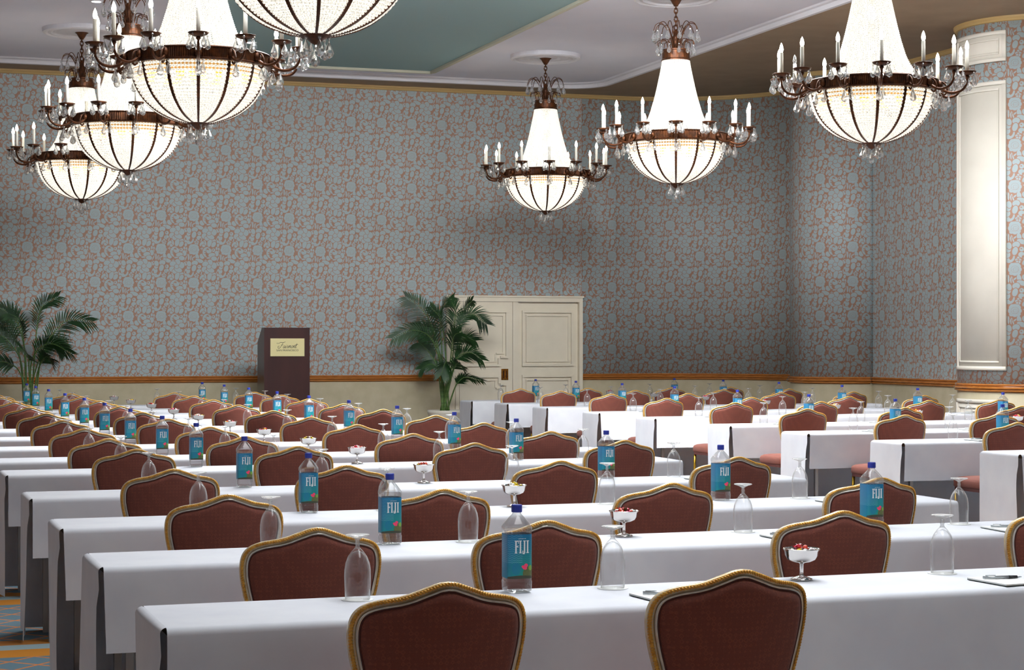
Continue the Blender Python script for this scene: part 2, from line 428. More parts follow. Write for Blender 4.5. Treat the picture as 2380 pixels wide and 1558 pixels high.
def sweep(name, path, prof, material, parent=None, kind=None, closed=False, smooth=False):
    """profile (out from the face, z) swept along a plan path; out = away from the wall into the room"""
    m = MB(); rings = []
    for k in range(len(path)):
        rings.append([])
    offs = {}
    for d, z in prof:
        if d not in offs: offs[d] = offset_path(path, d)
        for i in range(len(path)): rings[i].append((*offs[d][i], z))
    m.rings(rings, True, True, True)
    return m.build(name, material, parent, smooth, kind)
RAIL = [(-.01, RAILZ1), (.016, RAILZ1), (.026, RAILZ1-.006), (.030, RAILZ1-.014), (.024, RAILZ1-.022), (.014, RAILZ1-.026), (.016, RAILZ1-.032), (.038, RAILZ1-.036), (.048, RAILZ1-.046),
        (.044, RAILZ1-.056), (.022, RAILZ1-.060), (.022, RAILZ1-.066), (.034, RAILZ1-.070), (.034, RAILZ1-.082), (.012, RAILZ1-.088), (.006, RAILZ0), (-.01, RAILZ0)]
CROWN = [(-.01, SOF), (.045, SOF), (.042, SOF-.022), (.03, SOF-.034), (.022, SOF-.054), (0.0, SOF-.060), (-.01, SOF-.060)]
BW = 26.5
DA0, DA1 = px_a(1037, BW), px_a(1352, BW)          # door opening
DTOP = EYE + (HY - 690) * 28.1 / F
corner = arc(10.7, 24.25, 2.25, 90, 0, 18)
# path direction: from left to right along the back wall; the room lies on its right hand => out = -offset
back_path_l = [(-6.0, BW), (DA0, BW)]
back_path_r = [(DA1, BW)] + corner + [(12.95, 23.6)]
def rev(p): return list(reversed(p))
def build_wall(tagname, path, s0=0.0):
    p = rev(path)                                   # so that +offset points into the room
    L = sum(math.hypot(p[i+1][0]-p[i][0], p[i+1][1]-p[i][1]) for i in range(len(p)-1))
    o = wall_strip('wall_' + tagname, p, RAILZ0+.03, SOF, M['paper'], s0=-s0)
    wall_strip('wainscot', p, 0, RAILZ0+.03, M['plaster'], o, None)
    sweep('dado_rail', p, RAIL, M['rail'], o, None)
    sweep('cornice', p, CROWN, M['trim_gold'], o, None)
    return o, L
# back wall: one structure with the opening left for the doors
wb, L1 = build_wall('back', back_path_l)
o2, L2 = build_wall('back_corner', back_path_r, 0.15)
hd = wall_strip('wall_back_header', [(DA1, BW), (DA0, BW)], DTOP, SOF, M['paper'], s0=-(DA1-DA0)*0 - 0.3)
sweep('cornice', [(DA1, BW), (DA0, BW)], CROWN, M['trim_gold'], hd, None)
# right wall with two bowed piers
WR = 12.95
def pier(ca, cb, r): return [(WR + 0.02, cb + r)] + arc(ca, cb, r, 90, 270, 26) + [(WR + 0.02, cb - r)]
p1 = pier(12.90, 23.57, 0.739); p2 = pier(12.90, 19.04, 0.85)
pier_structs = []
for nm, pp in (('right_pier', p1), ('right_near_pier', p2)):
    q = pp                                          # runs far to near with the room on its right
    q = rev(pp)
    L = 0
    o = wall_strip('wall_' + nm, q, RAILZ0+.03, SOF, M['paper'], s0=0.21, back=0.03)
    wall_strip('wainscot', q, 0, RAILZ0+.03, M['plaster'], o, None, back=0.03)
    sweep('dado_rail', q[1:-1], RAIL, M['rail'], o, None, smooth=False)
    sweep('cornice', q[1:-1], CROWN, M['trim_gold'], o, None)
    pier_structs.append(o)
ow, _ = build_wall('right', [(WR, 23.5), (WR, -9.0)], 0.33)

# white panels let into the near pier
def curved_panel(name, ca, cb, r, t0, t1, z0, z1, parent):
    """a panel bent round the pier: field, then two stepped frames"""
    n = 14
    def band(nm, ta, tb, za, zb, d0, d1, material):
        pth = arc(ca, cb, r, ta, tb, n); pth = rev(pth)
        return wall_strip(nm, offset_path(pth, d1), za, zb, material, root, None, back=d1 - d0 + .002)
    root = obj(name, None, parent); root.empty_display_size = .1
    deg = math.degrees(0.05 / r)
    band('panel_field', t0, t1, z0, z1, 0, .012, M['white_panel'])
    for k, (ins, wd, pr) in enumerate(((0.0, .045, .03), (.085, .022, .024))):
        di, dw = math.degrees(ins/r), math.degrees(wd/r)
        for nm, a_, b_, c_, d_ in (('moulding', t0+di, t1-di, z1-ins-wd, z1-ins), ('moulding', t0+di, t1-di, z0+ins, z0+ins+wd),
                                   ('moulding', t0+di, t0+di+dw, z0+ins+wd, z1-ins-wd), ('moulding', t1-di-dw, t1-di, z0+ins+wd, z1-ins-wd)):
            band(nm, a_, b_, c_, d_, .004, pr, M['white_panel'])
    return root
# angle on the pier where pixel 2340 falls
def pier_angle(px, ca, cb, r):
    best = None
    for k in range(180, 271):
        t = math.radians(k); a, b = ca + r*math.cos(t), cb + r*math.sin(t)
        X, Y = CS*a - SN*b, SN*a + CS*b
        e = abs(CX + F*X/Y - px)
        if best is None or e < best[0]: best = (e, k)
    return best[1]
t1 = pier_angle(2341, 12.90, 19.04, 0.85)
for nm, z0, z1 in (('large_wall_panel', 1.205, 4.50), ('small_wall_panel', 4.72, 5.07), ('low_wall_panel', 0.12, 0.87)):
    curved_panel(nm, 12.90, 19.04, 0.85, 160 if z1 > 1 else 160, t1 if z1 > 1 else t1, z0, z1, pier_structs[1])

# doors
droot = thing('door_1', 'cream sliding double door with moulded panels and brass pull', 'door'); droot['kind'] = 'structure'
H = DTOP - 0.06
def dpx(px): return px_a(px, BW)
m = MB()
fr = 0.055
m.box(DA0, DA1, BW-.05, BW+.14, DTOP-.075, DTOP); m.box(DA0, DA0+fr, BW-.05, BW+.14, 0, DTOP-.075)
m.box(DA1-fr, DA1, BW-.05, BW+.14, 0, DTOP-.075)
m.box(DA0-.015, DA1+.015, BW-.065, BW-.03, DTOP-.012, DTOP+.012)
m.build('door_frame', M['cream'], droot)
mid0, mid1 = dpx(1190), dpx(1203)
m = MB(); m.box(mid0+.004, mid1, BW-.03, BW+.12, 0, DTOP-.076); m.build('door_post', M['cream'], droot)
def leaf(a0, a1, y, notch):
    m = MB(); m.box(a0, a1, y, y+.045, 0.01, DTOP-.08)
    lf = m.build('door_leaf', M['cream'], droot)
    wdt = a1 - a0; ins = .075
    zs = [(1.165, DTOP-.205), (0.20, 1.035)]
    for z0, z1 in zs:
        for ins2, wd, pr in ((0, .034, .032), (.062, .022, .022)):
            x0, x1, za, zb = a0+ins+ins2, a1-ins-ins2, z0+ins2, z1-ins2
            def bar(p, q, r_, s_):
                mm = MB(); mm.box(p, q, y-pr, y+.002, r_, s_); mm.build('panel_moulding', M['cream'], lf)
            nz = .12 if notch else 0
            if not notch:
                bar(x0, x1, zb-wd, zb); bar(x0, x1, za, za+wd); bar(x0, x0+wd, za+wd, zb-wd); bar(x1-wd, x1, za+wd, zb-wd)
            elif z0 > 1:
                bar(x0, x1, zb-wd, zb); bar(x0, x0+wd, za+wd, zb-wd); bar(x0, x1-nz, za, za+wd)
                bar(x1-wd, x1, za+nz, zb-wd); bar(x1-nz-wd, x1-nz, za+wd, za+nz-wd*0); bar(x1-nz, x1-wd, za+nz, za+nz+wd)
            else:
                bar(x0, x1, za, za+wd); bar(x0, x0+wd, za+wd, zb-wd); bar(x0, x1-nz, zb-wd, zb)
                bar(x1-wd, x1, za+wd, zb-nz); bar(x1-nz-wd, x1-nz, zb-nz+wd*0, zb-wd); bar(x1-nz, x1-wd, zb-nz-wd, zb-nz)
    return lf
leaf(DA0+fr, mid0, BW-.02, True)
leaf(mid1, DA1-fr, BW+.03, False)
pa0, pa1 = dpx(1164), dpx(1180)
m = MB(); m.box(pa0, pa1, BW-.028, BW-.018, .965, 1.13)
pull = m.build('flush_pull', M['brass'], droot, label='recessed brass flush pull')
m = MB(); m.box(pa0+.022, pa0+.042, BW-.034, BW-.026, .99, 1.105); m.box(pa1-.035, pa1-.02, BW-.034, BW-.026, .99, 1.105); m.build('pull_slot', M['bronze'], pull)

# ceiling
def tray_path(a0, a1, b1, r=0.55):
    return [(a1, -9.0)] + [(a1, b1-r)] + arc(a1-r, b1-r, r, 0, 90, 10)[1:] + arc(a0+r, b1-r, r, 90, 180, 10) + [(a0, -9.0)]
TA0, TA1, TB = 0.74, 10.07, 25.87
tp = tray_path(TA0, TA1, TB)
outer = [(13.3, -9), (13.3, TB-.55)] + [(13.3, 27)]*10 + [(-7, 27)]*11 + [(-7, -9)]
m = MB(); m.rings([[(x, y, SOF) for x, y in tp], [(x, y, SOF) for x, y in outer], [(x, y, SOF+.2) for x, y in outer], [(x, y, SOF+.2) for x, y in tp]], False)
# turn: rings across, so build faces along the path
cl = m.build('ceiling', M['soffit'], kind='structure')
m = MB(); m.add([(TA0-.2, -9, TRAY), (TA1+.2, -9, TRAY), (TA1+.2, TB+.2, TRAY), (TA0-.2, TB+.2, TRAY)], [(3, 2, 1, 0)])
tr = m.build('tray_ceiling', M['tray'], cl, kind='structure')
TM = [(-.01, TRAY), (.07, TRAY), (.06, TRAY-.02), (.03, TRAY-.03), (.02, TRAY-.05), (.01, SOF-.006), (-.025, SOF-.012), (-.045, SOF-.004), (-.05, SOF+.002), (-.01, SOF+.002)]
sweep('tray_moulding', tp, TM, M['mould'], cl, None)
tl = tray_path(3.45, 7.40, 25.27, 0.02)
m = MB(); m.add([(3.45, -9, TRAY-.012), (7.40, -9, TRAY-.012), (7.40, 25.27, TRAY-.012), (3.45, 25.27, TRAY-.012)], [(3, 2, 1, 0)])
m.build('teal_ceiling_panel', M['teal'], cl)
sweep('panel_moulding', tl, [(-.09, TRAY), (-.09, TRAY-.015), (-.06, TRAY-.035), (-.02, TRAY-.03), (0, TRAY-.05), (.02, TRAY-.045), (.02, TRAY)], M['teal_mould'], cl, None)

# ------------------------------------------------------------------ chandeliers
D = 1.14
CH = []
for nm, px, Y in (('R3', 1268, 24.9), ('R2', 1571, 20.56), ('R1', 2026, 16.37), ('L1', 733, 10.6), ('L2', 461, 14.87), ('L3', 297, 18.96), ('L4', 190, 22.82)):
    X = (px - CX)/F*Y
    CH.append((nm, CS*X + SN*Y, -SN*X + CS*Y))
RINGZ = 3.73
def lerp_prof(prof, z):
    for (z0, r0), (z1, r1) in zip(prof, prof[1:]):
        if min(z0, z1) <= z <= max(z0, z1):
            return r0 + (r1-r0)*(z-z0)/(z1-z0)
    return prof[-1][1]
def smooth_curve(pts, n):
    out = []
    P = [Vector(p) for p in pts]
    P = [2*P[0]-P[1]] + P + [2*P[-1]-P[-2]]
    for i in range(1, len(P)-2):
        for k in range(n):
            t = k/n; p0, p1, p2, p3 = P[i-1], P[i], P[i+1], P[i+2]
            out.append(0.5*((2*p1) + (p2-p0)*t + (2*p0-5*p1+4*p2-p3)*t*t + (3*p1-p0-3*p2+p3)*t*t*t))
    out.append(P[-2]); return out
def bead(m, c, rx, rz, n=6, rot=0.0):
    """a cut bead: two rings of facets between the poles"""
    x, y, z = c
    cs = [(math.cos(rot+2*PI*j/n), math.sin(rot+2*PI*j/n)) for j in range(n)]
    vs = [(x, y, z+rz), (x, y, z-rz)] + [(x + rx*a, y + rx*b, z + rz*.42) for a, b in cs] + [(x + rx*a, y + rx*b, z - rz*.42) for a, b in cs]
    fs = []
    for j in range(n):
        j2 = (j+1) % n
        fs += [(0, 2+j, 2+j2), (1, 2+n+j2, 2+n+j), (2+j, 2+n+j, 2+n+j2, 2+j2)]
    m.add(vs, fs)
def drop_mesh(h=0.088, r=0.025):
    m = MB()
    m.lathe([(.004, 0), (.009, -.008), (.009, -.014), (.003, -.022)], 6)
    z0 = -.022
    m.lathe([(.002, z0), (r*.45, z0-h*.28), (r*.85, z0-h*.55), (r, z0-h*.72), (r*.72, z0-h*.9), (.002, z0-h)], 8, ph=.3)
    return m
NARM = 14
def make_chandelier():
    root = thing('chandelier', 'crystal chandelier', 'chandelier')
    sc3 = lambda mb: [mb.v.__setitem__(i, (p[0]*D, p[1]*D, p[2]*D)) for i, p in enumerate(mb.v)]
    def put(mb, name, material, parent=root, smooth=False, kind=None):
        sc3(mb); return mb.build(name, material, parent, smooth, kind)
    # fluted ring
    m = MB(); n = 400; rings = []
    for r0, z in ((.455, .043), (.492, .047), (.50, .040), (.492, .034), (.492, -.03), (.50, -.036), (.495, -.045), (.455, -.043)):
        rings.append([((r0 - (.005 if (j % 2 and abs(z) < .0345) else 0))*math.cos(2*PI*j/n), (r0 - (.005 if (j % 2 and abs(z) < .0345) else 0))*math.sin(2*PI*j/n), z) for j in range(n)])
    rings.append(rings[0])
    m.rings(rings); put(m, 'fluted_ring', M['bronze'])
    # lining plate above the bowl
    m = MB(); m.lathe([(.10, -.02), (.462, -.02), (.462, -.03), (.10, -.03)], 40, cap0=False, cap1=False); put(m, 'brass_lining', M['goldleaf'])
    m = MB(); m.lathe([(.440, -.03), (.434, -.07), (.424, -.11), (.418, -.11), (.428, -.07), (.434, -.03)], 40, cap0=False, cap1=False); put(m, 'gilt_bowl_collar', M['gilt'], smooth=True)
    # bowl
    bowl = [(-.045, .462), (-.10, .452), (-.16, .436), (-.22, .412), (-.285, .372), (-.34, .320), (-.385, .262), (-.42, .195), (-.445, .12), (-.456, .06)]
    bowl = [(-.045 + (z + .045)*.91, r) for z, r in bowl]
    bp = smooth_curve([(r, 0, z) for z, r in bowl], 12)
    acc = [0.0]
    for i in range(1, len(bp)): acc.append(acc[-1] + (bp[i]-bp[i-1]).length)
    def at(s):
        for i in range(1, len(acc)):
            if acc[i] >= s:
                t = (s-acc[i-1])/(acc[i]-acc[i-1]); return bp[i-1].lerp(bp[i], t)
        return bp[-1]
    m = MB(); s = 0.012
    NS = 112
    while s < acc[-1]:
        p = at(s); sp_ = 2*PI*p.x/NS
        rr = max(.0066, min(.0136, sp_*.52))
        ns = NS if sp_ > .008 else NS//2
        for k in range(ns):
            th = 2*PI*(k+.5)/ns
            rib = (k*NARM/ns + .5*NARM/ns) % 1.0
            if min(rib, 1-rib) < .055 and p.x > .1: continue
            jit = random.uniform(-.001, .001)
            bead(m, ((p.x+jit)*math.cos(th), (p.x+jit)*math.sin(th), p.z), rr, rr*.98, 6, th)
            if s > .10:
                t2 = th + PI/ns; q = max(.01, p.x - .014); bead(m, (q*math.cos(t2), q*math.sin(t2), p.z + .004), rr*.9, rr*.9, 5, t2)
        s += max(.0125, rr*2.12)
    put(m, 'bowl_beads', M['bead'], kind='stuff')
    # ribs on the bowl
    for k in range(NARM):
        th = 2*PI*k/NARM; m = MB(); rings = []
        e = Vector((-math.sin(th), math.cos(th), 0))
        for i in range(0, len(bp), 6):
            q = bp[i]; wd = .013*(1 - .55*i/len(bp))
            c = Vector((q.x*math.cos(th), q.x*math.sin(th), q.z)); nrm = Vector((math.cos(th)*.8, math.sin(th)*.8, -.5)).normalized()
            rings.append([c - e*wd, c - e*wd + nrm*.012, c + e*wd + nrm*.012, c + e*wd])
        m.rings(rings, True, True, True); put(m, 'bowl_rib', M['bronze'])
    # upper skirt of strands
    up = [(.757, .128), (.70, .136), (.59, .157), (.45, .186), (.31, .222), (.20, .260), (.10, .320), (.045, .372)]
    cp = smooth_curve([(r, 0, z) for z, r in up], 12)
    m = MB(); NSU = 92; z = .750
    while z > .045:
        r = None
        for i in range(1, len(cp)):
            if cp[i].z <= z: t = (z-cp[i-1].z)/(cp[i].z-cp[i-1].z); r = cp[i-1].x + t*(cp[i].x-cp[i-1].x); break
        if r is None: break
        sp_ = 2*PI*r/NSU; rr = min(.0105, sp_*.53)
        for k in range(NSU):
            th = 2*PI*k/NSU
            q = r + .004*math.cos(NARM*th)*min(1, (.757-z)*3)
            bead(m, (q*math.cos(th), q*math.sin(th), z + .003*math.sin(3*NARM*th)), rr, .0078, 6, th)
        z -= .0138
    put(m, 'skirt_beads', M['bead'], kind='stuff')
    # core lamps
    for k in range(6):
        th = 2*PI*(k+.3)/6; m = MB(); rings = [(.004, -.16), (.022, -.15), (.034, -.12), (.030, -.09), (.014, -.06), (.012, -.03)]
        m.lathe([(r, z) for r, z in rings], 10, .27*math.cos(th), .27*math.sin(th)); put(m, 'bowl_bulb', M['inner_bulb'], smooth=True)
    for zz in (.56, .30, .12):
        m = MB(); m.lathe([(.004, zz-.05), (.03, zz-.03), (.04, zz), (.028, zz+.04), (.008, zz+.06)], 10); put(m, 'core_bulb', M['inner_bulb'], smooth=True)
    m = MB(); m.lathe([(.012, -.40), (.012, .76)], 8); put(m, 'core_rod', M['candle'])
    # finial
    m = MB(); m.lathe([(.075, -.408), (.088, -.415), (.078, -.425), (.04, -.441), (.022, -.458), (.006, -.466)], 16); put(m, 'finial', M['bronze'], smooth=True)
    dm = drop_mesh(); sc3(dm); DROP = dm.mesh('crystal_drop', M['crystal'])
    def drop(parent, x, y, z, s=1.0, rz=None):
        o = obj('crystal_drop', DROP, parent); o.location = (x*D, y*D, z*D); o.scale = (s, s, s); o.rotation_euler = (0, 0, random.uniform(0, 6) if rz is None else rz); return o
    for k in range(6):
        th = 2*PI*(k+.25)/6; drop(root, .068*math.cos(th), .068*math.sin(th), -.425)
    drop(root, 0, 0, -.466, 1.0)
    # collar and fountain crown
    m = MB(); m.lathe([(.118, .747), (.140, .747), (.140, .757), (.131, .765), (.131, .838), (.136, .842), (.136, .852), (.118, .852)], 32); put(m, 'crown_collar', M['bronze'])
    m = MB(); m.lathe([(.10, .85), (.05, .856), (.034, .88), (.030, .95), (.040, .97), (.026, .99), (.022, 1.03), (.010, 1.05)], 14); put(m, 'crown_stem', M['bronze'], smooth=True)
    for (cnt, r0, z0, rt, zt, r1, z1, sc_) in ((12, .03, .86, .135, 1.105, .215, 1.035, 1.0), (12, .075, .85, .135, .945, .178, .895, .85)):
        for k in range(cnt):
            th = 2*PI*(k+.3)/cnt; q = smooth_curve([(r0, 0, z0), ((r0+rt)/2*.9, 0, (z0+zt)/2+.04), (rt, 0, zt), ((rt+r1)/2+.015, 0, zt-.012), (r1, 0, z1)], 4)
            m = MB(); m.tube([(p.x*math.cos(th), p.x*math.sin(th), p.z) for p in q], .0038, 5)
            wz = put(m, 'crown_wire', M['bronze'], smooth=True)
            drop(wz, r1*math.cos(th), r1*math.sin(th), z1, sc_)
    # chain and ceiling cup
    zc = 1.045; k = 0
    while zc < 1.290:
        m = MB(); pts = [(.016*math.cos(t*PI/5), 0, zc+.021+.028*math.sin(t*PI/5)) if k % 2 else (0, .016*math.cos(t*PI/5), zc+.021+.028*math.sin(t*PI/5)) for t in range(11)]
        m.tube(pts, .0062, 6, False); put(m, 'chain_link', M['bronze'], smooth=True); zc += .040; k += 1
    m = MB(); m.lathe([(.018, 1.268), (.026, 1.283), (.032, 1.29), (.052, 1.325), (.078, 1.345), (.082, 1.356), (.074, 1.376)], 20); put(m, 'ceiling_cup', M['bronze'], smooth=True)
    # arms
    m = MB()
    q = smooth_curve([(.485, 0, -.005), (.54, 0, -.045), (.60, 0, -.062), (.665, 0, -.045), (.700, 0, .0), (.705, 0, .055)], 6)
    m.tube(q, [.013 - .005*i/len(q) for i in range(len(q))], 7)
    m.lathe([(.008, .040), (.018, .058), (.010, .068)], 8, .705)
    q2 = smooth_curve([(.50, 0, .03), (.54, 0, .01), (.56, 0, -.04), (.54, 0, -.075), (.515, 0, -.06)], 5)
    m.tube(q2, .007, 6)
    m.lathe([(.004, -.03), (.022, -.02), (.028, 0), (.020, .022), (.004, .035)], 8, .503)
    sc3(m); ARM = m.mesh('arm', M['bronze'], True)
    m = MB(); m.lathe([(.008, .063), (.03, .068), (.058, .080), (.070, .093), (.066, .095), (.03, .078), (.016, .080), (.016, .092)], 18, .705, cap0=False); sc3(m); PAN = m.mesh('drip_pan', M['bronze'], True)
    m = MB(); m.lathe([(.0145, .08), (.0142, .17), (.0138, .252), (.006, .256)], 10, .705); sc3(m); CAN = m.mesh('candle_sleeve', M['candle'], True)
    m = MB(); m.lathe([(.008, .254), (.0145, .268), (.0155, .282), (.010, .306), (.001, .326)], 10, .705); sc3(m); BUL = m.mesh('candle_bulb', M['bulb'], True)
    for k in range(NARM):
        th = 2*PI*k/NARM
        a = obj('arm', ARM, root); a.rotation_euler = (0, 0, th)
        obj('drip_pan', PAN, a); obj('candle_sleeve', CAN, a); obj('candle_bulb', BUL, a)
        for j in range(5):
            t = 2*PI*(j+.5)/5; drop(a, .705 + .062*math.cos(t), .062*math.sin(t), .085, .92)
        drop(a, .57, .0, -.055, 1.05); drop(a, .515, .03, -.05, .9)
    return root
chand = make_chandelier()
index_kids()
CL = {'R3': 'farthest of the three chandeliers in the right-hand row, above the cream doors',
      'R2': 'middle chandelier of the right-hand row, its whole chain and crown in view',
      'R1': 'nearest right-hand chandelier, beside the white wall panel, with one unlit candle',
      'L1': 'largest, nearest chandelier, only its beaded bowl showing at the top edge',
      'L2': 'second nearest chandelier of the left-hand row, cut by the top edge',
      'L3': 'third chandelier of the left-hand row, partly behind a bigger one',
      'L4': 'farthest chandelier of the left-hand row, lowest at the left edge'}
phase = {'R3': 0.06, 'R2': 0.0, 'R1': 0.1, 'L1': 0.05, 'L2': 0.0, 'L3': 0.1, 'L4': 0.15}
for i, (nm, a, b) in enumerate(CH):
    o = chand if i == 0 else copy_tree(chand)
    o.location = (a, b, RINGZ)
    o.rotation_euler = (0, 0, -PI/2 - math.atan2(a, b) + phase[nm])
    o['label'] = CL[nm]; o['group'] = 'crystal chandeliers in two rows'
    if nm == 'R1':
        arms = [c for c in o.children if c.name.startswith('arm')]
        best = min(arms, key=lambda c: abs(((o.rotation_euler.z + c.rotation_euler.z) - (-PI/2 - math.atan2(a, b) - 1.95) + PI) % (2*PI) - PI))
        for c in best.children:
            if c.name.startswith('candle_bulb'):
                c.data = c.data.copy(); c.data.materials[0] = M['crystal']; c['label'] = 'clear unlit candle bulb'
    l = bpy.data.lights.new('chandelier_glow', 'POINT'); l.energy = 22; l.shadow_soft_size = .14; l.color = (1, .92, .8)
    lo = bpy.data.objects.new('chandelier_glow', l); C.objects.link(lo); lo.location = (0, 0, -.22*D); lo.parent = o
    for sx in (-1, 1):
        l2 = bpy.data.lights.new('candle_glow', 'POINT'); l2.energy = 4; l2.shadow_soft_size = .05; l2.color = (1, .92, .8)
        lo = bpy.data.objects.new('candle_glow', l2); C.objects.link(lo); lo.location = (0, sx*.70*D, .37*D); lo.parent = o
    if nm in ('R3', 'R2', 'L4', 'L3'):
        m = MB(); zt = TRAY
        m.lathe([(.0, zt-.035), (.10, zt-.045), (.16, zt-.035), (.20, zt-.05), (.27, zt-.042), (.30, zt-.03), (.335, zt-.035), (.36, zt-.055), (.40, zt-.05), (.43, zt-.062), (.46, zt-.05), (.465, zt)], 56, a, b)
        md = m.build('ceiling_medallion', M['mould'], cl)
        md['label'] = 'round plaster medallion with concentric ridges'
# recessed downlights seen in the ceiling
for k, (px, py, where) in enumerate(((224, 7, 'near the left-hand chandeliers'), (583, 100, 'in the teal ceiling panel'))):
    a, b = room(px, py, TRAY - .02)
    zt = TRAY if k == 0 else TRAY - .012
    t = thing('recessed_downlight', 'small lit recessed downlight ' + where, 'downlight', (a, b, zt))
    m = MB(); m.lathe([(.055, 0), (.055, -.008), (.075, -.008), (.075, 0)], 20, cap0=False, cap1=False); m.build('trim_ring', M['mould'], t)
    m = MB(); m.lathe([(.055, -.004), (.0, -.004)], 20, cap0=False, cap1=False); m.build('lens', M['downlight'], t)

# ------------------------------------------------------------------ chairs
OUT = [(0, 0), (.1, .003), (.2, .0115), (.3, .0205), (.4, .030), (.5, .037), (.6, .0415), (.7, .0465), (.8, .0545), (.88, .0655), (.94, .081), (.98, .102), (1, .132), (.992, .175),
       (.945, .235), (.88, .295), (.815, .355), (.76, .42), (.73, .48)]
HW, HTOP, BUL_, LEAN = .246, .925, .08, math.tan(math.radians(9))
right = smooth_curve([(x*HW, 0, HTOP - d) for x, d in OUT], 5)
outline = [Vector((-p.x, 0, p.z)) for p in reversed(right)][:-1] + right
def inset(path, d):
    out = []
    for i, p in enumerate(path):
        q0, q1 = path[max(i-1, 0)], path[min(i+1, len(path)-1)]
        t = (q1 - q0); l = math.hypot(t.x, t.z)
        out.append(Vector((p.x + t.z/l*d, 0, p.z - t.x/l*d)))
    return out
def bend(p):
    return Vector((p.x, -BUL_*(1 - (p.x/HW)**2) - LEAN*(p.z-.45) + p.y, p.z))
def sweep_outline(m, d, prof, n=None, twist=None):
    path = inset(outline, d)
    if n:
        L = [0.0]
        for i in range(1, len(path)): L.append(L[-1] + (path[i]-path[i-1]).length)
        res = []; j = 0
        for k in range(n):
            s = L[-1]*k/(n-1)
            while j < len(L)-2 and L[j+1] < s: j += 1
            res.append(path[j].lerp(path[j+1], (s-L[j])/(L[j+1]-L[j])))
        path = res; total = L[-1]
    rings = []
    for i, p in enumerate(path):
        q0, q1 = path[max(i-1, 0)], path[min(i+1, len(path)-1)]
        t = q1 - q0; l = math.hypot(t.x, t.z); nx, nz = t.z/l, -t.x/l
        pr = prof(i/(len(path)-1)*total) if twist else prof
        rings.append([bend(Vector((p.x + nx*u, v, p.z + nz*u))) for u, v in pr])
    m.rings(rings, True, True, True)
def circ(r, n, cv=0.0, e=1.0): return [(r*math.cos(2*PI*k/n), cv + e*r*math.sin(2*PI*k/n)) for k in range(n)]
